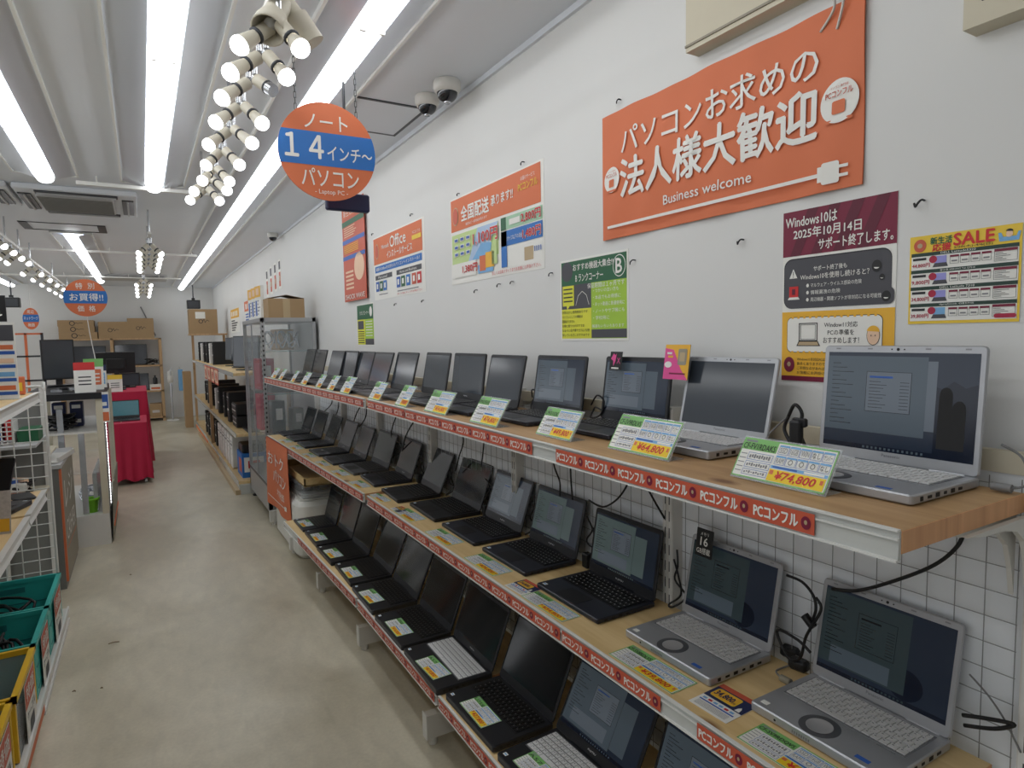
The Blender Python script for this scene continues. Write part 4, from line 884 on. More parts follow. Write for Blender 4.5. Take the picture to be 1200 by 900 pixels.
# posters far down the wall
def small_poster(y0, z0, w, h, top, body, label, rows=5, t=.004):
    m = sheet(w, h, 'paper_white', t); m.LZ = .001; m.rect(0, h*.62, w, h, top, 1)
    for i in range(4): m.rect(w*(.1+i*.2), h*.70, w*(.22+i*.2), h*.90, 'paper_white', 2)
    for i in range(rows): m.rect(w*.08, h*(.08+i*.1), w*(.5+.1*(i % 4)), h*(.13+i*.1), body, 2)
    on_wall(m, 'wall_poster', y0, z0, label)
small_poster(10.55, 1.80, 1.25, .40, 'orange', 'blue', 'wide orange headed poster above the computer shelves', 5)
small_poster(12.3, 1.75, 1.1, .40, 'amber', 'ink', 'yellow headed poster farther down the wall')
for i, y in enumerate((8.5, 8.22, 7.94, 7.66)):
    m = sheet(.14, .33, 'paper_white', .003); m.LZ = .001; m.rect(.02, .22, .12, .31, 'slate', 1); m.rect(.02, .03, .12, .19, 'orange_deep', 1); m.rect(.04, .09, .10, .15, 'tape', 2)
    on_wall(m, 'narrow_poster', y, 2.15+.012*i, 'narrow white slip with an orange block, %s of four above the glass case' % ['farthest', 'third nearest', 'second nearest', 'nearest'][i], 'poster', .002, 'narrow slips above the glass case')
# hooks left in the wall
hk = [(347, 271), (401, 253)] 
hooks = [(438, 274), (484, 251), (560, 340), (602, 330), (648, 320), (650, 318), (539, 227), (615, 190), (745, 305), (728, 117), (872, 281), (1084, 235), (497, 352), (465, 356), (587, 333)]
seen = []
for i, (px, py) in enumerate(hooks):
    if any(math.hypot(px-a, py-b_) < 12 for a, b_ in seen): continue
    seen.append((px, py)); p = onx(px, py, 1.4); s = .9+.1*(i % 3)
    m = MB(); q = .011*s
    m.tube([(.0, 0, 0), (-.012*s, 0, .0), (-.016*s, q*.4, -q*.6), (-.012*s, q*.9, -q), (-.008*s, q*1.3, -q*.3)], .0022, 'ink', 6, 3)
    o = m.build('wall_hook'); o.location = (1.3985, p.y, p.z); tag(o, 'small bent wire hook in the wall, %s' % (['left above the Office board', 'right above the Office board', 'below the delivery board, left', 'below the delivery board, middle', 'left of the green B poster', '', 'left above the delivery board', 'right above the delivery board', 'right of the green B poster', 'at the top left of the banner', 'under the banner, left of the notice', 'above the sale poster', 'below the Office board, right', 'below the Office board, left', 'below the delivery board'][i]), 'hook', 'hooks in the right wall')
# beige cases high on the wall
r = empty('wall_case', (1.40, 1.32, 2.375), 0, 'beige painted duct box high on the wall over the orange banner', 'duct box')
m = MB(); m.bx(-.05, 0, -.62, 0, 0, .395, 'beige'); m.build('box', r); m = MB(); m.bx(-.054, -.05, -.62, 0, .012, .018, 'beige_dark'); m.bx(-.053, -.047, -.6, -.59, .05, .35, 'beige_dark'); m.build('seam', r)
m = MB(); m.tube([(-.03, -.40, 0), (-.02, -.42, -.05), (-.01, -.38, -.09)], .003, 'cable_white', 6); m.tube([(-.02, -.43, 0), (-.02, -.44, -.05), (-.01, -.42, -.10)], .003, 'cable_white', 6); m.build('wire', r)
r = empty('wall_case', (1.40, .625, 2.150), 0, 'beige electrical box with a dark outlined cover, top right corner', 'electrical box')
m = MB(); m.bx(-.05, 0, -.5, 0, 0, .5, 'beige'); m.build('box', r); m = MB()
for a, b_, c, d in ((-.48, -.03, .04, .043), (-.48, -.03, .46, .463), (-.033, -.03, .04, .463), (-.48, -.477, .04, .463)): m.bx(-.0515, -.05, a, b_, c, d, 'ink')
m.build('cover_line', r)
# round hanging signs
def round_sign(c, d, yaw, texts, label, hang, chain=True):
    r = empty('hanging_sign', c, R(yaw), label, 'sign', 'round orange and blue hanging signs'); q = d/2
    m = MB(); n = 56
    m.M = Matrix(((1, 0, 0, 0), (0, 0, -1, -.004), (0, 1, 0, 0), (0, 0, 0, 1)))
    m.prism([(q*math.cos(2*PI*i/n), q*math.sin(2*PI*i/n), -.008) for i in range(n)], (0, 0, .008), 'orange'); m.LZ = .0008
    m.flat([(-q*.55, q*.52), (-q*.32, q*.86), (-q*.1, q*.6), (q*.18, q*.6), (q*.42, q*.84), (q*.62, q*.48), (q*.62, q*.3), (-q*.6, q*.3)], 'amber' if False else 'orange', 1)
    h0, h1 = -q*.30, q*.38; pts = []
    a0, a1 = math.asin(h0/q), math.asin(h1/q)
    for i in range(9): a = a0+(a1-a0)*i/8; pts.append((q*math.cos(a), q*math.sin(a)))
    for i in range(9): a = PI-a1+(a1-a0)*i/8; pts.append((q*math.cos(a), q*math.sin(a)))
    m.flat(pts, 'sign_blue', 2)
    for t, u0, v0, u1, v1, bd in texts: m.text(t, q*u0, q*v0, q*u1, q*v1, 'paper_white', 4, bd)
    m.build('disc', r)
    if chain:
        for sx, z in ((-1, 0), (1, 0)):
            cm = MB(); x = sx*q*.62; y0_ = q*.78; L = 2.77-c[2]-y0_; k = int(L/.022)
            for i in range(k):
                z0 = y0_+i*.022; cm.tube([(x-.004*(i % 2 == 0), -.004*(i % 2), z0), (x+.004*(i % 2 == 0), .004*(i % 2), z0+.0), (x+.004*(i % 2 == 0), .004*(i % 2), z0+.024), (x-.004*(i % 2 == 0), -.004*(i % 2), z0+.024), (x-.004*(i % 2 == 0), -.004*(i % 2), z0)], .0014, 'steel_dark', 5, 1)
            cm.build('chain', r)
    return r
round_sign((.69, 2.62, 2.353), .385, -2, [('ノート', -.46, .44, .42, .74, .01), ('１４', -.86, -.16, -.10, .30, .03), ('インチ～', -.02, -.17, .93, .12, .01), ('パソコン', -.56, -.72, .62, -.36, .01), ('- Laptop PC -', -.30, -.90, .38, -.78, 0)], 'round sign reading 14 in a blue band, hanging over the laptops', 0)
m = MB(); m.slab((.80, 2.75, 2.15), .19, .035, .075, .012, .006, 'navy'); m.cyl((.80, 2.75, 2.22), (.80, 2.75, 2.77), .006, 'steel_dark', n=8)
tag(m.build('hanging_speaker'), 'dark blue slab hanging just behind the bottom of the round 14 sign', 'hanging speaker')
round_sign((-.54, 9.0, 2.143), .435, 0, [('特', -.42, .48, -.12, .80, .01), ('別', .12, .48, .42, .80, .01), ('お買得!!', -.72, -.17, .80, .24, .015), ('価', -.40, -.74, -.10, -.42, .01), ('格', .12, -.74, .42, -.42, .01)], 'round sign with a blue band over the cartons at the back', 0, False)
m = MB(); m.cyl((-.54, 9.0, 2.36), (-.54, 9.0, 2.77), .003, 'cable_white', n=6); tag(m.build('sign_wire'), 'white wire holding the round special price sign', 'wire')
s3 = round_sign((-1.43, 12.0, 2.00), .325, 0, [('周辺', -.42, .48, .42, .80, .01), ('ネットワーク', -.85, -.12, .85, .20, .01), ('機器', -.40, -.74, .42, -.42, .01)], 'small narrow round sign far back at the left', 0, False); s3.scale = (.62, 1, 1)
m = MB(); m.cyl((-1.43, 12.0, 2.16), (-1.43, 12.0, 2.77), .003, 'cable_white', n=6); tag(m.build('sign_wire'), 'thin wire above the small far round sign', 'wire')
# ================================================================== orange cloth, foam block and tray under the far middle shelf
m = MB(); vs = []; nx, ny = 14, 18; W, H = .78, .56
def cw(u, v): return .012*math.sin(u*11+v*3)*v/H
for j in range(ny+1):
    for i in range(nx+1): u, v = W*i/nx, H*j/ny; vs.append((u, -v, cw(u, v)))
fs = [(j*(nx+1)+i, (j+1)*(nx+1)+i, (j+1)*(nx+1)+i+1, j*(nx+1)+i+1) for j in range(ny) for i in range(nx)]
m.add(vs, fs, 'orange', True); m.add([(a, b_, c-.003) for a, b_, c in vs], [tuple(reversed(f)) for f in fs], 'orange', True); k0 = len(m.v); m.LZ = .004
m.text('おトク', .10, -.20, .66, -.10, 'paper_white', 1, .01); m.text('パソコン', .25, -.33, .72, -.23, 'paper_white', 1, .01); m.text('大特価', .34, -.43, .66, -.37, 'paper_white', 1)
m.rect(.06, -.475, .66, -.468, 'paper_white', 1); m.rect(.66, -.49, .71, -.455, 'paper_white', 1)
for i in range(k0, len(m.v)): a, b_, c = m.v[i]; m.v[i] = (a, b_, c+cw(a, -b_)+.002)
o = m.build('hanging_cloth'); place(o, (.862, 5.62, .795), (.03, -1, 0), (0, 0, 1)); tag(o, 'orange cloth hung from the far end of the middle shelf', 'cloth')
m = MB(); m.slab((1.10, 5.12, 0), .40, .95, .42, .10, .03, 'foam', 0, 6)
for i in range(3): m.slab((1.10, 5.12, .42+i*.012), .34-.03*i, .85-.05*i, .012, .09, .004, 'foam', 0, 6)
tag(m.build('foam_block'), 'white foam wrapped block on the floor under the orange cloth', 'foam block')
r = empty('storage_box', (1.12, 5.0, .457), 0, 'clear storage box under a wooden tray of cables on the foam block', 'storage box')
m = MB(); m.box((0, 0, .05), (.38, .80, .10), 'clear_plastic', 0, .02); m.build('box', r); m = MB()
for x in (-.15, -.02, .1): m.box((x, .1, .03), (.09, .5, .05), 'steel_dark', .2)
m.build('contents', r)
r = empty('tray', (1.13, 4.98, .558), 0, 'shallow wooden tray holding tangled black cables', 'tray')
m = MB(); m.box((0, 0, .005), (.38, .84, .01), 'pine_mid')
for a, b_, c, d in ((0, -.415, .38, .01), (0, .415, .38, .01)): m.box((a, b_, .03), (c, d, .055), 'pine_mid')
for x in (-.185, .185): m.box((x, 0, .03), (.01, .84, .055), 'pine_mid')
m.build('tray_body', r)
def tangle(c, sx, sy, sz, n, name, label, r_=.004, seed=1, mt='cable', cat='cable', group=None):
    rn = random.Random(seed); m = MB(); pts = []
    for i in range(n):
        a = i*1.9+rn.random(); pts.append((sx*math.cos(a)*(.5+.5*rn.random()), sy*math.sin(a)*(.5+.5*rn.random()), sz*(.1+.9*rn.random())))
    m.tube(pts, r_, mt, 6, 5); m.slab((sx*.2, -sy*.3, 0), .05, .035, .024, .005, .003, mt, .4)
    o = m.build(name); o.location = c; tag(o, label, cat, group); return o
tangle((1.13, 5.0, .585), .12, .30, .12, 18, 'cable_tangle', 'heap of black cables in the wooden tray', .005, 3)

# ================================================================== glass showcase
X0, X1, Y0, Y1, ZT = .90, 1.37, 5.86, 6.98, 1.80
r = empty('glass_showcase', (X0, Y0, 0), 0, 'tall aluminium framed glass showcase at the end of the laptop shelves', 'glass case')
W, D = X1-X0, Y1-Y0
for x in (0, W-.03):
    for y in (0, D-.03):
        m = MB(); m.bx(x, x+.03, y, y+.03, .08, ZT, 'aluminium')
        if x == 0 and y == 0:
            z = .4
            while z < 1.75: m.bx(x-.0012, x, .009, .021, z, z+.022, 'black'); m.bx(.009, .021, -.0012, 0, z+.012, z+.03, 'black'); z += .042
        m.build('post', r)
m = MB(); m.bx(0, W, 0, D, ZT-.035, ZT, 'aluminium'); m.build('top', r)
m = MB(); m.bx(0, W, 0, D, .08, .33, 'aluminium'); m.bx(-.001, 0, .03, D-.03, .30, .325, 'steel_dark'); m.build('base', r)
for a, b_, c, d in ((.004, .008, .03, D-.03), (.03, W-.03, .004, .008), (.03, W-.03, D-.008, D-.004)): m = MB(); m.bx(a, b_, c, d, .33, ZT-.035, 'glass'); m.build('pane', r)
m = MB(); m.bx(-.003, .006, D/2-.01, D/2+.01, .33, ZT-.04, 'aluminium'); m.bx(-.006, 0, D/2-.03, D/2-.02, .9, 1.0, 'chrome'); m.build('door_rail', r)
m = MB(); m.bx(W-.01, W-.004, .03, D-.03, .33, ZT-.04, 'grey_light'); m.build('back_board', r)
for z in (.74, 1.12, 1.50): m = MB(); m.bx(.03, W-.03, .02, D-.02, z, z+.006, 'glass'); m.bx(.029, W-.03, .0135, .02, z, z+.006, 'glass_edge'); m.build('glass_shelf', r)
for x, y in ((.04, .04), (W-.04, .04), (.04, D-.04), (W-.04, D-.04)): m = MB(); m.cyl((x, y, 0), (x, y, .015), .03, 'plastic_black', n=14); m.cyl((x, y, .015), (x, y, .08), .012, 'steel_dark', n=10); m.build('foot', r)
def bagged(x, y, z, w, d, h, mt, label, cat='box'): m = MB(); m.box((x, y, z+h/2), (w, d, h), mt, .1, .01); m.box((x, y-d/2-.001, z+h*.6), (w*.7, .002, h*.35), 'label_mix', .0); tag(m.build('packaged_item'), label, cat, 'goods in the glass showcase')
bagged(1.10, 6.10, 1.127, .26, .18, .09, 'plastic_black', 'black printer like box on a glass shelf of the showcase')
bagged(1.04, 6.12, .747, .12, .16, .30, 'plastic_black', 'upright black unit inside the glass showcase')
bagged(1.22, 6.15, .747, .10, .16, .22, 'grey_box', 'grey unit inside the showcase, right of the black one')
bagged(1.0, 6.5, .747, .14, .24, .34, 'red_cloth', 'red packet seen through the side glass')
bagged(1.02, 6.6, 1.127, .14, .26, .30, 'crimson', 'upper red packet seen through the side glass', 'packet')
bagged(1.20, 6.55, 1.507, .14, .3, .20, 'cardboard', 'small carton on the highest glass shelf')
for i, (x, y) in enumerate(((1.02, 6.1), (1.12, 6.05), (1.22, 6.12))):
    m = MB(); m.tube([(.05*math.cos(a*.9), .03*math.sin(a*2.1), .02+.15*abs(math.sin(a*.7))) for a in range(14)], .006, 'silver_wrap', 6, 4)
    o = m.build('bagged_cable'); o.location = (x, y, 1.51); tag(o, 'silver bagged cable on the highest glass shelf, %s' % ['left', 'middle', 'right'][i], 'cable', 'bagged cables in the showcase')
# carton and packs on top
r = empty('carton', (1.13, 5.99, ZT), 0, 'open brown carton with tape standing on the glass showcase', 'carton')
m = MB(); m.bx(-.155, .155, -.1, .16, 0, .17, 'cardboard'); m.build('box', r)
m = MB(); m.bx(-.03, .03, -.102, -.1, 0, .17, 'tape'); m.build('tape', r)
for s, zz in ((-1, .03), (1, .03)): m = MB(); m.prism([(s*.155, -.1, .17), (s*.0, -.1, .17+zz), (s*.0, .16, .17+zz), (s*.155, .16, .17)], (0, 0, .004), 'cardboard_dark'); m.build('flap', r)
for i, y in enumerate((6.14, 6.36, 6.58)):
    m = sheet(.2, .30, 'paper_white', .03); m.LZ = .001; m.rect(0, .20, .2, .30, 'amber', 1); m.rect(.02, .03, .07, .17, 'blue', 1); m.rect(.05, .22, .15, .28, 'skin_print', 2)
    for j in range(5): m.rect(.09, .04+j*.03, .12+.01*(j % 3)*3, .05+j*.03, 'silver_wrap', 2)
    o = m.build('leaflet_pack'); place(o, (.935, y+.2, ZT+.001), (.1, -1, 0), (0, 0, 1)); tag(o, 'wrapped white and yellow leaflet pack on the showcase, %s' % ['beside the carton', 'middle one', 'farthest one'][i], 'leaflet pack', 'leaflet packs on the showcase')
# ================================================================== computer shelves toward the back
SX = .80
r = empty('computer_shelf', (SX, 7.1, 0), 0, 'long wooden shelf unit full of desktop computers beyond the glass showcase', 'shelf unit')
for z in (.10, .60, 1.24): m = MB(); m.bx(0, .57, 0, 6.05, z, z+.03, 'pine_mid'); m.bx(-.006, 0, 0, 6.05, z-.012, z+.034, 'rail_clear'); m.build('board', r)
for y in (0.0, 2.95, 6.0):
    for x in ((.0, .53) if y > 0 else (.53,)): m = MB(); m.bx(x, x+.04, y, y+.045, 0, 1.72 if y > 5 else 1.25, 'pine_rack'); m.build('post', r)
m = MB(); m.bx(-.05, .57, 5.6, 6.1, 1.72, 1.75, 'pine_rack'); m.build('top_board', r)
m = MB(); m.bx(0, .01, 2.0, 6.05, 0, .10, 'pine_mid'); m.bx(-.008, .0, 3.6, 6.0, .03, .07, 'orange'); m.build('kick_board', r)
m = MB(); m.bx(0, .57, -.05, 2.0, 0, .10, 'rail_clear'); m.bx(-.04, .01, -.05, 5.0, 0, .05, 'tape'); m.build('plinth', r)
def tower(w, d, h, body, front, key):
    k = ('tower', key)
    r = empty('desktop_computer', (0, 0, 0))
    part((k, 'case'), 'case', r, lambda b: (b.box((0, 0, h/2+.005), (d, w, h-.01), body, 0, .006)))
    def fr(b):
        b.bx(-d/2-.006, -d/2, -w/2+.004, w/2-.004, .008, h-.006, front); b.bx(-d/2-.008, -d/2-.006, -w/2+.015, w/2-.015, h*.72, h*.76, 'steel_dark'); b.bx(-d/2-.008, -d/2-.006, -w/2+.015, w/2-.015, h*.82, h*.86, 'grey_light')
        b.cyl((-d/2-.006, 0, h*.6), (-d/2-.009, 0, h*.6), .006, 'chrome', n=10)
    part((k, 'front'), 'front_panel', r, fr)
    part((k, 'power'), 'label', r, lambda b: b.bx(-d/2-.0085, -d/2-.007, -w/2+.02, w/2-.03, h*.40, h*.46, 'paper_white'))
    return r
TP = {'white': tower(.19, .40, .37, 'metal_white', 'white', 'w'), 'black': tower(.17, .40, .36, 'plastic_black', 'black', 'b'), 'slim': tower(.10, .38, .33, 'plastic_black', 'black', 's'), 'desk': tower(.36, .38, .13, 'plastic_black', 'black', 'd'), 'slimwhite': tower(.10, .38, .31, 'grey_light', 'white', 'sw')}
TPU = set()
def put_tower(kind, x, y, z, label, group, rz=0):
    t = TP[kind] if kind not in TPU else copy_tree(TP[kind]); TPU.add(kind)
    t.location = (x, y, z); t.rotation_euler = (0, 0, R(rz)); tag(t, label, 'desktop computer', group)
for i in range(6): put_tower('white', 1.04, 7.95+i*.28, .13, 'white computer tower on the low shelf, %s' % ['nearest', 'second', 'third', 'fourth', 'fifth', 'farthest of the white ones'][i], 'white towers on the low shelf')
for i in range(5): put_tower('black', 1.04, 9.75+i*.4, .13, 'black computer tower on the low shelf behind the white ones, %s' % nth(i), 'black towers on the low shelf')
put_tower('desk', 1.06, 7.75, .63, 'black desktop computer lying flat on the middle shelf beside the showcase', 'computers on the middle shelf')
put_tower('desk', 1.06, 7.78, .765, 'black desktop computer lying on top of the flat one', 'computers on the middle shelf')
for i in range(7): put_tower(['black', 'slim', 'black', 'slimwhite', 'slim', 'black', 'slim'][i], 1.06, 8.25+i*.55, .63, 'standing computer on the middle shelf, %s' % nth(i), 'computers on the middle shelf')
for i in range(6): put_tower(['slim', 'slimwhite', 'slim', 'slim', 'slimwhite', 'slim'][i], 1.04, 9.7+i*.5, 1.27, 'slim computer on the upper shelf, %s' % nth(i), 'computers on the upper shelf')
def monitor(c, w, h, rz, label, tilt=6, back=False, stand=.12, group=None):
    r = empty('monitor', c, R(rz), label, 'monitor', group)
    m = MB(); m.slab((0, 0, 0), .20, .16, .012, .02, .003, 'plastic_black'); m.build('foot', r)
    m = MB(); m.bx(-.025, .025, .01, .035, .01, stand+h*.4, 'plastic_black'); m.build('stand', r)
    m = MB(); m.M = Matrix.Translation((0, 0, stand)) @ Matrix.Rotation(-R(tilt), 4, 'X'); m.box((0, 0, h/2), (w, .03, h), 'plastic_black', 0, .004); m.box((0, .03, h*.45), (w*.5, .03, h*.5), 'plastic_black', 0, .01); m.build('housing', r)
    m = MB(); m.M = Matrix.Translation((0, 0, stand)) @ Matrix.Rotation(-R(tilt), 4, 'X'); m.bx(-w/2+.012, w/2-.012, -.0165, -.0155, .014, h-.012, 'screen_haze'); m.build('screen', r)
    return r
monitor((1.02, 7.75, 1.27), .44, .36, -60, 'dark monitor on the upper shelf beside the glass showcase', 3, stand=.03)
monitor((1.05, 8.45, 1.27), .44, .30, -70, 'second dark monitor on the upper shelf', 3, stand=.08)
monitor((1.05, 9.15, 1.27), .42, .30, -70, 'third dark monitor on the upper shelf', 3, stand=.08)
r = empty('toy_box', (.98, 7.45, .13), 0, 'blue and red printed box with a black tray, beside the showcase foot', 'box')
m = MB(); m.bx(-.12, .14, -.2, .2, 0, .26, 'sign_blue'); m.bx(-.121, -.12, -.15, .05, .05, .2, 'orange_deep'); m.bx(-.1, .1, -.201, -.2, .06, .22, 'paper_white'); m.bx(-.06, .06, -.202, -.201, .1, .18, 'red'); m.build('box', r)
m = MB(); m.slab((0, 0, .26), .22, .32, .09, .02, .01, 'plastic_black'); m.build('tray', r)
m = MB(); m.slab((.98, 7.35, .63), .13, .42, .02, .01, .005, 'plastic_black')
for i in range(14):
    for j in range(4): m.box((.94+j*.025, 7.17+i*.027, .653), (.019, .021, .006), 'plastic_key')
tag(m.build('keyboard'), 'black keyboard lying on the middle shelf beside the showcase', 'keyboard')
for i in range(4):
    m = sheet(.40, .20, 'orange_deep', .003); m.LZ = .001; m.rect(.02, .02, .38, .18, 'skin_print', 1); m.text('特価', .10, .05, .30, .15, 'red', 2, .02)
    o = m.build('hanging_card'); place(o, (.785, 8.9+i*.5, 1.06), (0, -1, 0), (0, 0, 1)); tag(o, 'orange edged card hanging below the upper computer shelf, %s' % nth(i), 'card', 'cards under the upper computer shelf')
def carton(c, w, d, h, label, rz=0, logo=True, group=None, mt='cardboard'):
    r = empty('carton', c, R(rz), label, 'carton', group)
    m = MB(); m.bx(-w/2, w/2, -d/2, d/2, 0, h, mt); m.build('box', r)
    m = MB(); m.bx(-w/2, w/2, -.025, .025, h, h+.001, 'tape'); m.build('tape', r)
    if logo:
        m = MB(); m.M = Matrix(((1, 0, 0, 0), (0, 0, -1, -d/2-.0003), (0, 1, 0, 0), (0, 0, 0, 1)))
        q = w*.16; m.ell(-w*.10, h*.5, q*.5, q*.5, 'ink', 1, 20); m.ell(-w*.10, h*.5, q*.36, q*.36, mt, 2, 20); m.line([(-w*.03, h*.5), (w*.02, h*.6), (w*.05, h*.45), (w*.12, h*.56), (w*.2, h*.5)], .008, 'ink', 1)
        m.build('printed_mark', r)
    return r
carton((.99, 12.95, 1.75), .46, .42, .44, 'big carton with a white label on the far end of the computer shelves')
m = MB(); m.bx(.86, 1.02, 12.735, 12.739, 2.02, 2.14, 'paper_white'); tag(m.build('shipping_label'), 'white shipping label on the big far carton', 'label')
carton((.70, 13.40, 0), .13, .35, 1.05, 'tall brown package standing at the far end of the computer shelves', 0, False)
# hanging black speakers by the back wall
def hung(x, y, z, label):
    r = empty('hanging_speaker', (x, y, z), 0, label, 'speaker', 'black speakers hung near the back wall')
    m = MB(); m.box((0, 0, .09), (.24, .2, .17), 'plastic_black', 0, .01); m.build('housing', r); m = MB(); m.bx(-.1, .1, -.102, -.1, .02, .15, 'steel_dark'); m.build('grille', r)
    m = MB(); m.cyl((0, 0, .17), (0, 0, 2.77-z), .012, 'steel_dark', n=8); m.box((0, 0, .20), (.06, .06, .04), 'plastic_black'); m.build('mount', r)
hung(-1.95, 14.2, 2.27, 'black speaker hung at the far left of the back wall'); hung(.95, 14.4, 2.27, 'black speaker hung over the far carton at the right')
# ================================================================== shelves and cartons on the back wall
r = empty('storage_rack', (-1.40, 14.80, 0), 0, 'wooden storage rack against the back wall with cartons on top', 'storage rack')
for x in (0, .86, 1.70): 
    for y in (0, .42): m = MB(); m.bx(x, x+.05, y, y+.05, 0, 1.70, 'pine_rack'); m.build('post', r)
for z in (.06, .60, 1.12, 1.67): m = MB(); m.bx(0, 1.75, 0, .47, z, z+.03, 'pine_rack'); m.build('board', r)
for i, (x, w, d, z, h, lb, lg) in enumerate(((-1.05, .62, .4, 1.70, .13, 'flat printed carton, bottom of the stack on the storage rack', 1), (-1.07, .58, .4, 1.832, .11, 'flat printed carton, middle of the stack on the storage rack', 1), (-1.08, .58, .4, 1.944, .12, 'flat printed carton, topmost of the stack on the storage rack', 1),
    (-.475, .49, .4, 1.70, .33, 'brown carton with a dark mark, left of the tallest one', 1), (.0, .46, .4, 1.70, .40, 'tallest brown carton, right end of the storage rack', 1))):
    carton((x, 15.02, z), w, d, h, lb, 0, True, 'cartons on the storage rack')
for i, (x, z, w, h, lb) in enumerate(((-.90, 1.15, .55, .40, 'grey screen leaning on the upper rack board, left one'), (-.20, 1.15, .57, .42, 'grey screen leaning on the upper rack board, right one'), (-.04, .63, .26, .34, 'narrow dark screen on the lower rack board'))):
    r = empty('stored_screen', (x, 15.0, z), 0, lb, 'screen', 'screens on the storage rack'); m = MB(); m.M = Matrix.Rotation(-R(8), 4, 'X'); m.box((0, 0, h/2+.01), (w, .03, h), 'plastic_black', 0, .004); m.build('housing', r)
    m = MB(); m.M = Matrix.Rotation(-R(8), 4, 'X'); m.bx(-w/2+.015, w/2-.015, -.0165, -.0155, .03, h-.004, 'screen_haze'); m.build('panel', r)
tangle((.15, 14.98, 1.155), .14, .1, .12, 16, 'cable_tangle', 'black cable heap on the upper board of the storage rack', .008, 8)
m = MB(); m.lathe([(0, 0), (.04, 0), (.042, .01), (.042, .12), (.02, .14), (.014, .16), (.02, .162), (.02, .18), (0, .18)], (.20, 14.98, .75), (0, 0, 1), 'plastic_black', 16); tag(m.build('pump_bottle'), 'black pump bottle on the orange striped box in the rack', 'bottle')
r = empty('parts_box', (.20, 14.98, .63), 0, 'white box with an orange stripe in the storage rack', 'box'); m = MB(); m.box((0, 0, .06), (.2, .2, .12), 'paper_white'); m.build('box', r); m = MB(); m.bx(-.08, .08, -.1015, -.1, .02, .06, 'orange'); m.build('stripe', r)
for i, (x, w, h, mt_, lb) in enumerate(((-.05, .2, .2, 'grey_box', 'grey box on the lowest rack board'), (.18, .22, .26, 'cardboard', 'brown box on the lowest rack board'), (-.32, .3, .24, 'plastic_black', 'black box on the lowest rack board'))):
    m = MB(); m.box((x, 15.0, .09+h/2), (w, .3, h), mt_, 0, .008); m.bx(x-w*.3, x+w*.3, 14.848, 14.85, .09+h*.3, .09+h*.5, 'label_mix'); tag(m.build('stored_box'), lb, 'box')
r = empty('open_frame', (-1.78, 13.0, 0), 0, 'open orange edged metal frame behind the monitor at the left', 'frame')
for x, mt_ in ((.12, 'orange'), (.34, 'steel_dark'), (-.1, 'steel_dark')): m = MB(); m.bx(x, x+.035, 0, .035, 0, 1.80, mt_); m.build('post', r)
for z in (.4, 1.0, 1.4, 1.77): m = MB(); m.bx(-.1, .37, 0, .03, z, z+.03, 'orange' if z > 1.7 else 'steel_dark'); m.build('rail', r)
# stick vacuum / stand at the back
r = empty('stick_vacuum', (.47, 14.6, 0), 0, 'white stick vacuum standing against the back wall', 'vacuum cleaner')
m = MB(); m.slab((0, 0, 0), .22, .16, .03, .03, .01, 'metal_white'); m.build('floor_head', r); m = MB(); m.cyl((0, 0, .03), (0, 0, .80), .018, 'chrome', n=12); m.build('tube', r)
m = MB(); m.lathe([(0, .78), (.04, .78), (.055, .84), (.055, .98), (.045, 1.02), (0, 1.02)], (0, 0, 0), (0, 0, 1), 'metal_white', 18); m.build('motor_body', r); m = MB(); m.tube([(0, 0, 1.02), (.02, -.06, 1.08), (0, -.09, 1.02), (0, -.07, .94)], .012, 'grey_light', 8); m.build('handle', r)
m = MB(); m.slab((.66, 14.75, .60), .09, .12, .44, .02, .01, 'sky'); m.cyl((.66, 14.75, 1.03), (.66, 15.3, 1.10), .004, 'cable_white', n=6); tag(m.build('blue_bag'), 'light blue bag hanging on the back wall beside the vacuum', 'bag')
m = MB(); m.cyl((.26, 15.2, 1.75), (.02+.0, 15.25, 2.35), .012, 'cable_grey', n=8); tag(m.build('pole'), 'thin grey pole leaning on the back wall over the cartons', 'pole')
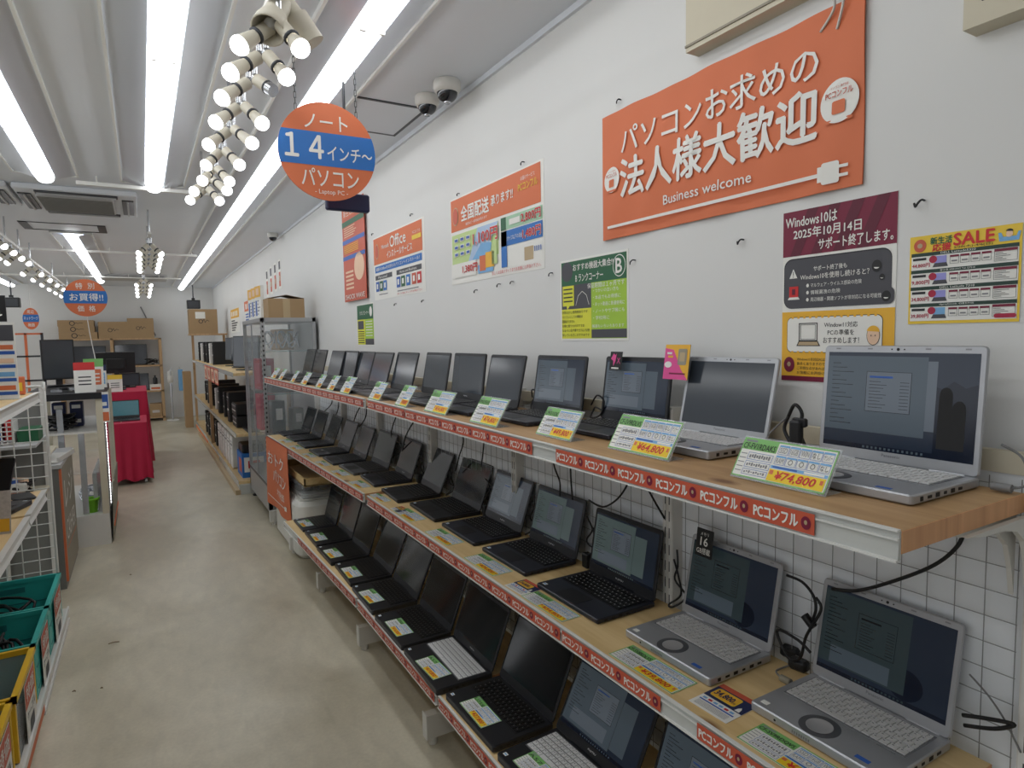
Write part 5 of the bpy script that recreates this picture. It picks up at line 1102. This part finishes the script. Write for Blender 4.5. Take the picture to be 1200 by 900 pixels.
# ================================================================== red cloth tables
def cloth_table(x0, x1, y0, y1, z, label, seed):
    m = MB(); n = 22; P = []
    per = []
    for i in range(n): per.append((x0+(x1-x0)*i/n, y0))
    for i in range(n): per.append((x1, y0+(y1-y0)*i/n))
    for i in range(n): per.append((x1-(x1-x0)*i/n, y1))
    for i in range(n): per.append((x0, y1-(y1-y0)*i/n))
    cx, cy = (x0+x1)/2, (y0+y1)/2; N = len(per); rn = random.Random(seed); ph = rn.random()*6
    rows = [(1, z), (1.012, z-.02)]+[(1.012+.02*k, z-.02-(z-.07)*k/6) for k in range(1, 7)]; vs = []
    for k, (s, zz) in enumerate(rows):
        for i, (x, y) in enumerate(per):
            f = max(0, k-1)/6; w = 1+(s-1)+f*.07*math.sin(i*1.15+ph+k*.12)+f*.04*math.sin(i*2.7+ph); drop = -.02*f*(math.sin(i*.6+ph)) if k == len(rows)-1 else 0
            vs.append((cx+(x-cx)*w, cy+(y-cy)*(1+(w-1)*(x1-x0)/(y1-y0)), zz+drop))
    fs = [(k*N+i, (k+1)*N+i, (k+1)*N+(i+1) % N, k*N+(i+1) % N) for k in range(len(rows)-1) for i in range(N)]
    m.add(vs, fs, 'red_cloth', True); m.add(vs, [tuple(range(N))], 'red_cloth')
    o = m.build('tablecloth'); tag(o, label+' cloth with loose folds', 'tablecloth')
    r = empty('table', (cx, cy, 0), 0, 'table hidden under the '+label+' cloth', 'table')
    m = MB(); m.box((0, 0, z-.022), (x1-x0-.02, y1-y0-.02, .03), 'plastic_black'); m.build('table_top', r)
    for sx in (-1, 1):
        for sy in (-1, 1): m = MB(); a, b_ = sx*((x1-x0)/2-.04), sy*((y1-y0)/2-.04); m.cyl((a, b_, .03), (a, b_, z-.03), .014, 'steel_dark', n=8); m.cyl((a-.012, b_, .025), (a+.012, b_, .025), .025, 'grey_light', n=12); m.build('leg', r)
cloth_table(-.40, .0, 8.3, 9.15, .70, 'low red', 2); cloth_table(-.42, .02, 9.35, 10.6, .985, 'high red', 5)
part(('teal', 'x'), 'tmp', None, lambda b: b.box((0, 0, 0), (.01, .01, .01), 'black')); bpy.data.objects.remove(bpy.data.objects['tmp'])
l = laptop('grey13', 'haze', (-.22, 8.62, .702), 0, 100, 'open laptop with a teal screen on the low red table', None); l.rotation_euler = (0, 0, 0)
m = MB(); m.M = Matrix.Rotation(-R(10), 4, 'X'); m.bx(-.145, .145, -.006, -.0055, .03, .2, 'scr_teal'); 
lid = [c for c in l.children if c.name.startswith('lid')][0]
m = MB(); m.bx(-.146, .146, -.0052, -.0049, .03, .2, 'scr_teal'); m.build('screen_picture', lid)
mo = monitor((-.31, 9.9, .987), .44, .28, 182, 'wide dark monitor turned away on the high red table', 4, stand=.22)
monitor((-.20, 10.3, .987), .30, .18, 0, 'low dark screen behind the wide monitor on the red table', 4, stand=.02)
monitor((-.66, 7.0, 1.225), .25, .36, 14, 'upright black monitor on top of the small glass case', 2, stand=.06)
# ================================================================== small glass case
r = empty('glass_case', (-.80, 5.92, 0), 0, 'lower glass case with a white base and a row of small lamps', 'glass case')
W, D = .505, 1.35
m = MB(); m.bx(0, W, 0, D, 0, .25, 'metal_white'); m.build('base', r)
for x, y in ((W-.045, 0), (0, 0), (W-.03, D-.03), (0, D-.03)): m = MB(); m.bx(x, x+(.045 if x > .1 else .03), y, y+.03, .25, 1.17, 'beige'); m.build('post', r)
m = MB(); m.bx(-.02, W, -.02, D, 1.17, 1.22, 'plastic_black'); m.build('top', r)
m = MB(); m.bx(W-.006, W-.002, .03, D-.03, .25, 1.17, 'glass'); m.build('pane', r)
m = MB(); m.bx(.02, W-.03, .02, D-.02, .90, .915, 'metal_white'); m.build('shelf', r); m = MB(); m.bx(.02, W-.03, .02, D-.02, .58, .586, 'glass'); m.build('glass_shelf', r)
m = MB(); m.bx(W+.0, W+.012, .045, .065, .30, 1.16, 'aluminium')
z = .32
while z < 1.15: m.bx(W+.012, W+.015, .048, .062, z, z+.012, 'tube_lit'); z += .024
m.build('lamp_strip', r)
m = MB(); m.bx(.20, .24, .04, .07, .5, 1.1, 'silver_wrap'); m.bx(.33, .37, .02, .05, .26, .9, 'silver_wrap'); m.bx(.40, .43, .1, .9, .26, .56, 'silver_wrap'); m.build('wrapped_goods', r)
for i, x in enumerate((-.62, -.50)):
    m = MB(); m.box((x, 6.40, 1.02), (.09, .12, .20), 'navy', 0, .004); m.bx(x-.03, x+.03, 6.3385, 6.3395, 1.07, 1.10, 'paper_white'); m.bx(x-.01, x+.03, 6.3385, 6.3395, .95, .98, 'paper_white'); tag(m.build('blue_box'), 'dark blue packaged box on the glass case shelf, %s' % ['left', 'right'][i], 'box', 'blue boxes in the glass case')
tangle((-.60, 6.22, .916), .13, .16, .12, 34, 'cable_tangle', 'pile of coiled black cables in the small glass case', .009, 12)
m = MB(); m.lathe([(0, 0), (.045, 0), (.055, .10), (.06, .10), (.06, .115), (.05, .115), (.05, .1), (.04, .01), (0, .01)], (-.42, 6.04, .251), (0, 0, 1), 'lime_tub', 18); tag(m.build('green_tub'), 'bright lime green tub at the bottom of the small glass case', 'tub')
tangle((-.45, 6.5, .251), .1, .3, .1, 20, 'cable_tangle', 'silvery cables heaped at the bottom of the small glass case', .008, 22, 'silver_wrap')
m = MB(); m.prism([(-.285, 5.97, 0), (-.285, 6.9, 0), (-.262, 6.9, .5), (-.262, 5.97, .5)], (.006, 0, 0), 'beige_dark'); m.bx(-.276, -.266, 6.0, 6.85, .12, .14, 'orange'); tag(m.build('leaning_board'), 'brown board leaning against the small glass case', 'board')
def stand_card(x, y, z, w, h, mt1, mt2, label, rz=0, txt=None):
    r = empty('sign_card', (x, y, z), R(rz), label, 'sign card', 'small sign cards on the left counters')
    m = MB(); m.M = Matrix.Rotation(R(80), 4, 'X'); m.prism([(-w/2, 0, -.001), (w/2, 0, -.001), (w/2, h, -.001), (-w/2, h, -.001)], (0, 0, .001), 'paper_white'); m.LZ = .0008
    m.rect(-w/2, h*.74, w/2, h, mt1, 1); m.rrect(-w*.38, h*.16, w*.38, h*.66, w*.05, mt2, 1)
    for i in range(3): m.rect(-w*.3, h*(.25+i*.12), w*.3, h*(.29+i*.12), 'ink' if mt2 == 'paper_white' else 'paper_white', 2)
    m.build('card', r); m = MB(); m.bx(-w/2, w/2, -.01, .05, 0, .003, 'acrylic'); m.build('foot', r)
stand_card(-.40, 5.95, 1.221, .14, .24, 'red', 'paper_white', 'white card with a red head, tallest on the small glass case', 4)
stand_card(-.36, 6.25, 1.221, .14, .26, 'green', 'orange', 'green headed card behind the red headed one', -4)
stand_card(-.325, 6.5, 1.221, .09, .20, 'navy', 'sky', 'blue printed card on the small glass case', 0)
r = empty('sign_card', (-.28, 5.93, .98), 0, 'blue and orange card clipped below the glass case top', 'sign card')
m = MB(); m.bx(-.035, .03, 0, .002, 0, .24, 'paper_white'); m.bx(-.03, .025, -.001, 0, .11, .22, 'blue'); m.bx(-.03, .025, -.001, 0, .01, .08, 'orange'); m.bx(-.02, .015, -.002, -.001, .13, .16, 'paper_white'); m.build('card', r)
stand_card(-.25, 8.4, .995+.0-.29, .01, .01, 'gold', 'orange', 'tiny card on the low red table')
stand_card(-.32, 9.45, .986, .16, .22, 'gold', 'paper_white', 'yellow headed price card on the high red table', 0)
m = MB(); m.tube([(-.54, 9.0, 1.92), (-.50, 8.6, 1.72), (-.44, 8.0, 1.50), (-.37, 7.2, 1.26), (-.38, 7.15, 1.222)], .004, 'cable_white', 6); tag(m.build('white_cord'), 'white cord running from the special price sign down to the counter', 'cord')
# loose clutter on the small case
m = MB()
for i in range(7): m.box((-.60+i*.035, 6.1+.05*(i % 3), 1.235+.012*(i % 2)), (.07, .05, .02), ['silver_wrap', 'plastic_black', 'grey_light'][i % 3], i*.6)
tag(m.build('small_parts'), 'loose wrapped parts strewn over the small glass case', 'small parts', kind='stuff')
# ================================================================== grey counter with orange panel
r = empty('counter', (-1.05, 4.97, 0), 0, 'grey counter with an orange edged writing panel on its aisle side', 'counter')
m = MB(); m.bx(0, .54, 0, .80, 0, .80, 'grey_box'); m.build('body', r); m = MB(); m.bx(-.01, .555, -.01, .81, .80, .825, 'grey_light'); m.build('top', r)
m = MB(); m.bx(.541, .553, .0, .03, .05, .79, 'orange'); m.bx(.541, .549, .03, .80, .04, .79, 'beige_dark')
mm = m; mm.M = Matrix(((0, 0, 1, .5495), (1, 0, 0, .04), (0, 1, 0, 0), (0, 0, 0, 1))); mm.LZ = .0006
mm.text('レジ', .12, .50, .62, .70, 'paper_white', 1, .0); mm.text('CASHIER', .10, .28, .66, .42, 'paper_white', 1, .0); mm.line([(.08, .24), (.68, .24)], .008, 'orange', 1)
m.build('writing_panel', r)
r = empty('document_tray', (-.64, 5.05, .826), R(-8), 'white plastic tray lying on the grey counter', 'tray'); m = MB(); m.slab((0, .2, 0), .26, .42, .012, .02, .004, 'metal_white'); m.bx(-.13, -.12, 0, .40, .01, .035, 'metal_white'); m.bx(.12, .13, 0, .40, .01, .035, 'metal_white'); m.build('tray', r)
m = MB(); m.M = Matrix.Rotation(R(9), 4, 'X'); m.slab((-.05, .10, .03), .24, .30, .02, .02, .006, 'beige'); m.build('lid', r)
# ================================================================== near left island: wire end panel, shelves, crates
def grid(x0, x1, y, z0, z1, label, p=.066):
    r = empty('wire_divider', (x0, y, z0), 0, label, 'wire panel'); W, H = x1-x0, z1-z0
    m = MB(); m.tube([(W, 0, 0), (W, 0, H-.07), (W, 0, H-.03), (W-.009, 0, H-.009), (W-.03, 0, H), (W-.07, 0, H), (0, 0, H)], .007, 'wire_white', 8, 4); m.build('frame', r)
    m = MB(); z = .03
    while z < H-.03: m.cyl((0, 0, z), (W, 0, z), .003, 'wire_white', n=6); z += p
    x = W-p-.012
    while x > 0: m.cyl((x, 0, 0), (x, 0, H), .003, 'wire_white', n=6); x -= p*1.1
    m.build('wires', r)
grid(-1.25, -.475, 4.27, .12, 1.375, 'white wire end panel of the near left shelves')
r = empty('gondola_shelves', (-.47, 0, 0), 0, 'near left shelf island with white price rails', 'shelf island')
m = MB(); m.bx(-.46, -.44, .9, 4.25, .1, 1.5, 'grey_light'); m.build('back_panel', r)
m = MB(); m.bx(-.46, .015, .9, 4.36, 0, .085, 'metal_white'); m.build('plinth', r); m = MB(); m.bx(.015, .022, .9, 3.3, .02, .06, 'orange'); m.build('orange_strip', r)
m = MB(); m.bx(.015, .024, .9, 4.38, .06, .088, 'rail_white'); m.bx(.015, .024, 3.3, 4.38, .0, .02, 'rail_white'); m.build('plinth_rail', r)
for y0, y1, z in ((.9, 3.96, 1.36), (.9, 3.38, .858), (3.40, 3.94, .862)):
    m = MB(); m.bx(-.44, -.01, y0, y1, z-.025, z, 'pine_mid'); m.build('board', r)
    m = MB(); m.prism([(-.01, y0, z-.045), (.012, y0, z-.045), (.006, y0, z-.03), (.006, y0, z-.012), (.014, y0, z+.004), (-.01, y0, z+.002)], (0, y1-y0, 0), 'rail_white'); m.build('price_rail', r)
def crate(y0, y1, mt_, mtd, clear, label, dx=0):
    x0, x1, z0, z1 = -.905, -.466+dx, .09, .335; w, d, h = x1-x0, y1-y0, z1-z0
    r = empty('crate', (x0, y0, z0), 0, label, 'crate', 'plastic crates on the left plinth'); side = 'clear_plastic' if clear else mt_
    m = MB(); m.bx(0, w, 0, d, 0, .008, mtd); m.build('floor_plate', r)
    m = MB()
    for a, b_, c, e in ((0, .008, 0, d), (w-.008, w, 0, d), (0, w, 0, .008), (0, w, d-.008, d)): m.bx(a, b_, c, e, .008, h-.02, side)
    if not clear:
        for a in (.12, .5):
            m.bx(w*.1, w*.9, d-.0095, d-.008, h*a*.9, h*a*.9+.006, mtd); m.bx(w, w+.002, d*.1, d*.9, h*a, h*a+.006, mtd)
        m.bx(w*.35, w*.65, d-.010, d-.008, h*.70, h*.82, mtd)
    m.build('walls', r)
    m = MB()
    for a, b_, c, e in ((-.008, .010, -.004, d+.004), (w-.012, w+.008, -.004, d+.004), (-.008, w+.008, -.004, .012), (-.008, w+.008, d-.012, d+.004)): m.bx(a, b_, c, e, h-.022, h, mt_)
    m.build('rim', r)
    m = MB()
    for a, c in ((0, 0), (w-.018, 0), (0, d-.018), (w-.018, d-.018)): m.bx(a-.001, a+.019, c-.001, c+.019, 0, h-.02, mt_)
    m.build('corners', r)
    s = MB(); s.M = Matrix(((0, 0, 1, w+.010), (-0, 0, 0, 0), (0, 1, 0, 0), (0, 0, 0, 1)))
    s = MB(); ww = d*.5; s.prism([(0, 0, -.001), (ww, 0, -.001), (ww, .24, -.001), (0, .24, -.001)], (0, 0, .001), 'paper_white'); s.LZ = .0006; s.rect(0, .14, ww, .24, 'orange_deep', 1); s.text('特価', ww*.12, .16, ww*.88, .22, 'paper_white', 2, .02)
    s.text('ケーブル', ww*.1, .09, ww*.9, .125, 'ink', 2, .02); s.rrect(ww*.3, .02, ww*.75, .075, .01, 'slate', 2)
    o = s.build('sign', r); o.matrix_local = Matrix(((0, 0, 1, w+.011), (1, 0, 0, d*.28), (0, 1, 0, -.02), (0, 0, 0, 1)))
    return r
crate(3.72, 4.24, 'teal', 'teal_dark', False, 'teal crate, farthest on the left plinth'); crate(3.27, 3.70, 'teal', 'teal_dark', False, 'teal crate next to the yellow rimmed ones')
crate(2.80, 3.25, 'crate_yellow', 'grey_box', True, 'clear crate with a yellow rim beside the teal ones'); crate(2.32, 2.78, 'crate_yellow', 'grey_box', True, 'clear crate with a yellow rim, nearest on the left plinth', -.01)
tangle((-.68, 3.98, .10), .16, .18, .19, 30, 'cable_tangle', 'black cables filling the farthest teal crate', .007, 31); tangle((-.68, 3.48, .10), .16, .16, .205, 34, 'cable_tangle', 'black cables filling the nearer teal crate', .007, 32)
# things standing on the island
r = empty('display_stand', (-.53, 3.55, 1.361), R(-4), 'black placard with a white letter a, over a card of price slips', 'display stand')
m = MB(); m.bx(-.10, .045, 0, .006, 0, .34, 'paper_white')
for i in range(4): m.bx(-.095, .04, -.001, 0, .02+i*.06, .035+i*.06, 'blue'); m.bx(-.085, .035, -.001, 0, .042+i*.06, .062+i*.06, ['orange', 'sky', 'skin_print', 'orange'][i])
m.bx(-.095, .04, -.0015, 0, .26, .33, 'slate'); m.build('price_slips', r)
m = MB(); m.bx(-.14, .02, .002, .01, .345, .46, 'black'); m.M = Matrix(((1, 0, 0, 0), (0, 0, -1, .0015), (0, 1, 0, 0), (0, 0, 0, 1))); m.text('a', -.04, .37, .005, .41, 'paper_white', 1, .03); m.build('placard', r)
m = MB(); m.bx(-.10, .045, -.03, .03, 0, .004, 'acrylic'); m.build('foot', r)
m = MB(); m.lathe([(.0, 0), (.16, .0), (.19, .05), (.20, .16), (.17, .28), (.10, .36), (0, .39)], (-.72, 3.24, 1.361), (0, 0, 1), 'plastic_black', 28); tag(m.build('black_dome'), 'rounded black device at the left edge on the upper island shelf', 'device')
m = MB(); m.box((-.52, 3.86, 1.405), (.035, .06, .085), 'orange', .1, .005); m.bx(-.53, -.51, 3.829, 3.8295, 1.38, 1.42, 'gold'); tag(m.build('small_box'), 'small orange box at the end of the upper island shelf', 'box')
l = laptop('black15', 'off', (-.68, 3.56, .862), 200, 62, 'dark laptop lid seen from behind on the lower island shelf', None, None, None); l.rotation_euler = (0, 0, R(163))
m = MB(); m.M = Matrix.Translation((-.515, 3.12, .86)) @ Matrix.Rotation(R(-10), 4, 'Z') @ Matrix.Rotation(R(80), 4, 'X'); m.prism([(-.03, 0, 0), (.03, 0, 0), (.03, .17, 0), (-.03, .17, 0)], (0, 0, .002), 'label_mix'); m.LZ = .002; m.rect(-.026, .01, .026, .06, 'amber', 2); tag(m.build('price_card'), 'tall pale price card standing before the dark laptop at the left edge', 'price card')
m = MB(); m.slab((-.54, 3.80, .863), .09, .16, .012, .02, .004, 'plastic_black', .3); tag(m.build('tablet'), 'small black tablet lying at the end of the lower island shelf', 'tablet')
m = MB(); m.slab((-.56, 2.72, .858), .16, .26, .014, .02, .004, 'plastic_black', .1); m.box((-.56, 2.72, .8735), (.10, .16, .001), 'paper_white', .1); m.box((-.55, 2.70, .8745), (.04, .08, .001), 'gold', .1); tag(m.build('tablet'), 'black tablet with a price slip on it, nearest on the lower island shelf', 'tablet')
# second island seen through the wire panel
r = empty('wire_shelf', (-.95, 4.42, 0), 0, 'low shelves with baskets seen through the white wire panel', 'shelf')
for z in (.70, 1.02): m = MB(); m.bx(-.3, .40, 0, .5, z, z+.015, 'beige' if z < 1 else 'grey_light'); m.build('board', r)
for x in (-.28, .15, .38): m = MB(); m.bx(x, x+.02, .46, .48, 0, 1.35, 'metal_white'); m.build('post', r)
m = MB(); m.bx(-.3, .40, .485, .495, 0, 1.3, 'grey_box'); m.build('back_board', r)
r = empty('basket', (-.76, 4.60, 1.036), 0, 'white lattice basket of blue and red packets behind the wire panel', 'basket')
m = MB(); w, d, h = .20, .2, .13
for i in range(9): x = -w/2+w*i/8; m.bx(x-.003, x+.003, -d/2, -d/2+.004, 0, h, 'wire_white')
for i in range(6): m.bx(-w/2, w/2, -d/2, -d/2+.004, h*i/5-.003, h*i/5+.003, 'wire_white')
m.bx(-w/2, w/2, -d/2, d/2, 0, .004, 'wire_white'); m.bx(-w/2, -w/2+.004, -d/2, d/2, 0, h, 'wire_white'); m.bx(w/2-.004, w/2, -d/2, d/2, 0, h, 'wire_white'); m.bx(-w/2, w/2, d/2-.004, d/2, 0, h, 'wire_white'); m.build('basket_body', r)
for i in range(4): m = MB(); m.box((-.06+i*.04, 0, .10), (.03, .1, .16), ['navy', 'crimson', 'sign_blue', 'red'][i], .1*i); m.build('packet', r)
m = MB(); m.slab((-.80, 4.60, .95), .24, .2, .03, .02, .006, 'red'); 
m = MB(); m.box((-.78, 4.60, .735), (.24, .22, .035), 'red', 0, .005); tag(m.build('red_tray'), 'flat red tray behind the wire panel', 'tray')
m = MB(); m.box((-.60, 4.66, 1.075), (.10, .2, .075), 'dark_green', 0, .006); tag(m.build('green_case'), 'dark green case behind the wire panel', 'case')
r = empty('parts_tray', (-.72, 4.60, .753), 0, 'white tray of small parts behind the wire panel', 'tray'); m = MB(); m.box((0, 0, .03), (.2, .2, .05), 'metal_white', 0, .01); m.build('tray', r)
for i in range(4): m = MB(); m.box((-.06+.04*i, -.02, .065), (.03, .1, .025), ['sky', 'silver_wrap', 'blue', 'skin_print'][i], .3*i); m.build('part', r)
tangle((-.66, 4.60, .716), .08, .12, .1, 16, 'cable_tangle', 'dark cables behind the white wire panel', .008, 41)
# ================================================================== cables behind the laptops
def cable(pts, x, r_, label, mt_='cable', plug=False):
    P = []
    for q in pts:
        p = onx(q[0], q[1], q[2] if len(q) > 2 else x); P.append(p)
    c = P[0].copy(); m = MB(); m.tube([p-c for p in P], r_, mt_, 8, 6)
    if plug: e = P[-1]-c; m.cyl(e-Vector((0, .012, .01)), e+Vector((0, .012, .01)), .010, mt_, n=10)
    o = m.build('power_cable'); o.location = c; return tag(o, label, 'cable', 'cables behind the laptops')
cable([(1131, 618), (1122, 640), (1095, 662), (1050, 680), (1005, 692), (975, 690)], 1.305, .0038, 'thick black cable swinging under the near end of the top shelf')
cable([(1128, 838), (1150, 841), (1178, 846), (1188, 850), (1165, 854), (1130, 850)], 1.29, .0038, 'black cable loop right of the nearest middle laptop')
cable([(1136, 790), (1158, 815), (1178, 845), (1196, 882)], 1.30, .0018, 'thin grey cable at the lower right corner', 'cable_grey')
cable([(922, 674), (940, 682), (953, 698), (956, 715), (950, 730), (948, 728)], 1.30, .0034, 'black plug cable between the two silver middle laptops', plug=True)
cable([(956, 700), (962, 715), (945, 745), (938, 770), (925, 772), (914, 752), (912, 738), (935, 750), (950, 765)], 1.285, .0034, 'tangled black cable between the two silver middle laptops')
m = MB(); p = onz(931, 775, MZ); 
for i, (a, b_, c) in enumerate(((926, 770, .3), (940, 768, -.4), (936, 785, .2))): q = onz(a, b_, MZ); m.slab((q.x-p.x, q.y-p.y, 0), .03, .045, .026, .01, .006, 'plastic_black', c)
o = m.build('power_adapter'); o.location = (p.x, p.y, MZ+.001); tag(o, 'black adapter plugs lying between the two silver middle laptops', 'adapter')
p = onz(915, 798, MZ); m = MB(); m.cyl((0, 0, .008), (.0, -.025, .008), .008, 'beige_dark', n=12); m.cyl((0, -.025, .008), (0, -.036, .008), .004, 'chrome', n=8); m.tube([(0, 0, .008), (.01, .02, .01), (.04, .03, .004), (.07, .02, .01)], .0022, 'cable_grey', 6); o = m.build('charger_plug'); o.location = (p.x, p.y, MZ); tag(o, 'small grey charger plug lying left of the nearest middle laptop', 'plug')
p = onx(1150, 563, 1.285); m = MB(); m.cyl((0, 0, 0), (.0, -.03, 0), .0075, 'cable_grey', n=14); m.tube([(0, -.028, 0), (.02, -.045, .01), (.035, -.03, .05), (.03, 0, .07)], .0022, 'cable_grey', 6); o = m.build('charger_plug'); o.location = (1.275, .520, TZ+.010); tag(o, 'grey barrel plug at the side of the nearest top laptop', 'plug')
m = MB(); m.tube([(0, 0, .09), (-.005, -.02, .12), (0, -.035, .10), (.0, -.03, .06), (.01, -.045, .01)], .004, 'cable', 8); m.tube([(0, 0, .09), (0, .01, .06), (-.005, -.01, .03), (-.01, -.02, 0.006)], .004, 'cable', 8); m.slab((-.005, -.025, .03), .02, .03, .055, .008, .005, 'plastic_black'); m.slab((0, -.03, .07), .012, .035, .02, .004, .003, 'plastic_black')
m.tube([(0, .0, .09), (.01, .04, .06), (0, .06, .03), (-.01, .03, .012)], .0022, 'cable_grey', 6)
o = m.build('cable_bundle'); o.location = (1.28, .93, TZ); tag(o, 'bundled black plug and cable between the two nearest top laptops', 'cable')
hang = [((566, 505), (567, 520), (564, 547)), ((541, 500), (543, 518), (538, 535), (534, 552)), ((645, 526), (650, 548), (656, 565), (656, 582)), ((668, 530), (669, 560), (671, 586)), ((741, 548), (734, 570), (722, 586), (706, 594), (690, 586)), ((750, 552), (762, 578), (779, 608)),
        ((489, 488), (480, 502), (474, 516), (470, 540)), ((466, 484), (460, 500), (459, 512), (470, 520)), ((430, 476), (428, 490), (421, 500)), ((424, 474), (418, 484), (414, 496)), ((397, 468), (396, 480), (391, 492)), ((389, 466), (388, 474), (378, 484))]
for i, q in enumerate(hang): cable(q, 1.30, .0032 if i < 6 else .004, 'black cable hanging below the top shelf, %s' % ['left of the lit middle laptops', 'above the sixth middle laptop', 'above the fourth middle laptop, left', 'above the fourth middle laptop, right', 'curving over the third middle laptop', 'slanting beside the slotted upright', 'above the seventh middle laptop', 'with a white yellow tag', 'above the ninth middle laptop', 'above the tenth middle laptop', 'above the eleventh middle laptop', 'above the third last middle laptop'][i])
for i in range(2, 12):
    N = mid[i][2]; w_ = mid[i][3]; y = N[1]-.045; rn = random.Random(50+i); m = MB()
    pts = [(0, .02, .16), (.0, -.01, .12), (-.01, .015, .07), (.005, -.02, .04), (-.03, .0, .01), (-.01, .03, .006), (.01, .0, .03), (-.005, -.015, .09), (.0, .01, .13)]
    m.tube([(a+rn.uniform(-.006, .006), b_+rn.uniform(-.012, .012), c+rn.uniform(0, .015)) for a, b_, c in pts], .003, 'cable', 6, 5)
    if i % 2: m.slab((-.02, 0, .0), .03, .03, .05, .006, .004, 'plastic_black')
    o = m.build('power_cable'); o.location = (1.300, y, MZ+.003); tag(o, 'black cable loop on the middle shelf beside the %s laptop from the near end' % ORD[i], 'cable', 'cables behind the laptops')
for i in range(3, 10):
    h0 = TOPN[i]; y = h0[1]-.04; m = MB(); rn = random.Random(80+i); pts = [(0, .03, .05), (-.01, 0, .08), (0, -.03, .06), (0, -.01, .02), (-.02, .02, .005), (.0, .035, .03), (0, 0, .045), (.01, -.03, .02)]
    m.tube([(a+rn.uniform(-.005, .005), b_+rn.uniform(-.01, .01), c+rn.uniform(0, .01)) for a, b_, c in pts], .003, 'cable', 6, 5)
    o = m.build('power_cable'); o.location = (1.285-.012*(i-3), y, TZ+.003); tag(o, 'black cable loop on the top shelf beside the %s laptop from the near end' % ORD[i], 'cable', 'cables behind the laptops')
for i in range(2, 8):
    N = bot[i][2]; m = MB(); rn = random.Random(99+i); m.tube([(0, 0, .22), (.01, .02, .16), (-.02, -.01, .10), (.0, .01, .05), (-.03, 0, .01), (-.05, .03, .006)], .003, 'cable', 6, 5)
    o = m.build('power_cable'); o.location = (1.27, N[1]-.03, BZ+.003); tag(o, 'black cable on the bottom shelf behind the %s laptop from the near end' % ORD[i], 'cable', 'cables behind the laptops')

for i, (px, py, l_, lb) in enumerate(((127, 755, .05, 'thin dark twig like scrap on the floor, the farther long one'), (85, 811, .012, 'small dark fleck on the floor near the yellow crates'), (152, 674, .010, 'tiny dark fleck on the floor beside the counter'), (118, 807, .008, 'tiny fleck right of the small dark one on the floor'))):
    q = onz(px, py, 0); m = MB(); m.tube([(0, 0, .002), (l_*.5, .004, .004), (l_, -.002, .002)], .0022, 'cardboard_dark', 6); o = m.build('floor_scrap'); o.location = (q.x, q.y, 0); tag(o, lb, 'scrap')
# ================================================================== light of the place and look
w = bpy.data.worlds.new('world'); scene.world = w; w.use_nodes = True
bg = w.node_tree.nodes['Background']; bg.inputs['Color'].default_value = (.93, .96, 1, 1); bg.inputs['Strength'].default_value = 1.05
vs = scene.view_settings; vs.view_transform = 'Standard'; vs.look = 'None'; vs.gamma = 1; vs.exposure = 0.11; vs.use_curve_mapping = False
try:
    scene.cycles.use_denoising = True; scene.cycles.denoiser = 'OPENIMAGEDENOISE'
    scene.cycles.max_bounces = 7; scene.cycles.diffuse_bounces = 4; scene.cycles.transparent_max_bounces = 12; scene.cycles.sample_clamp_indirect = 4
except Exception: pass
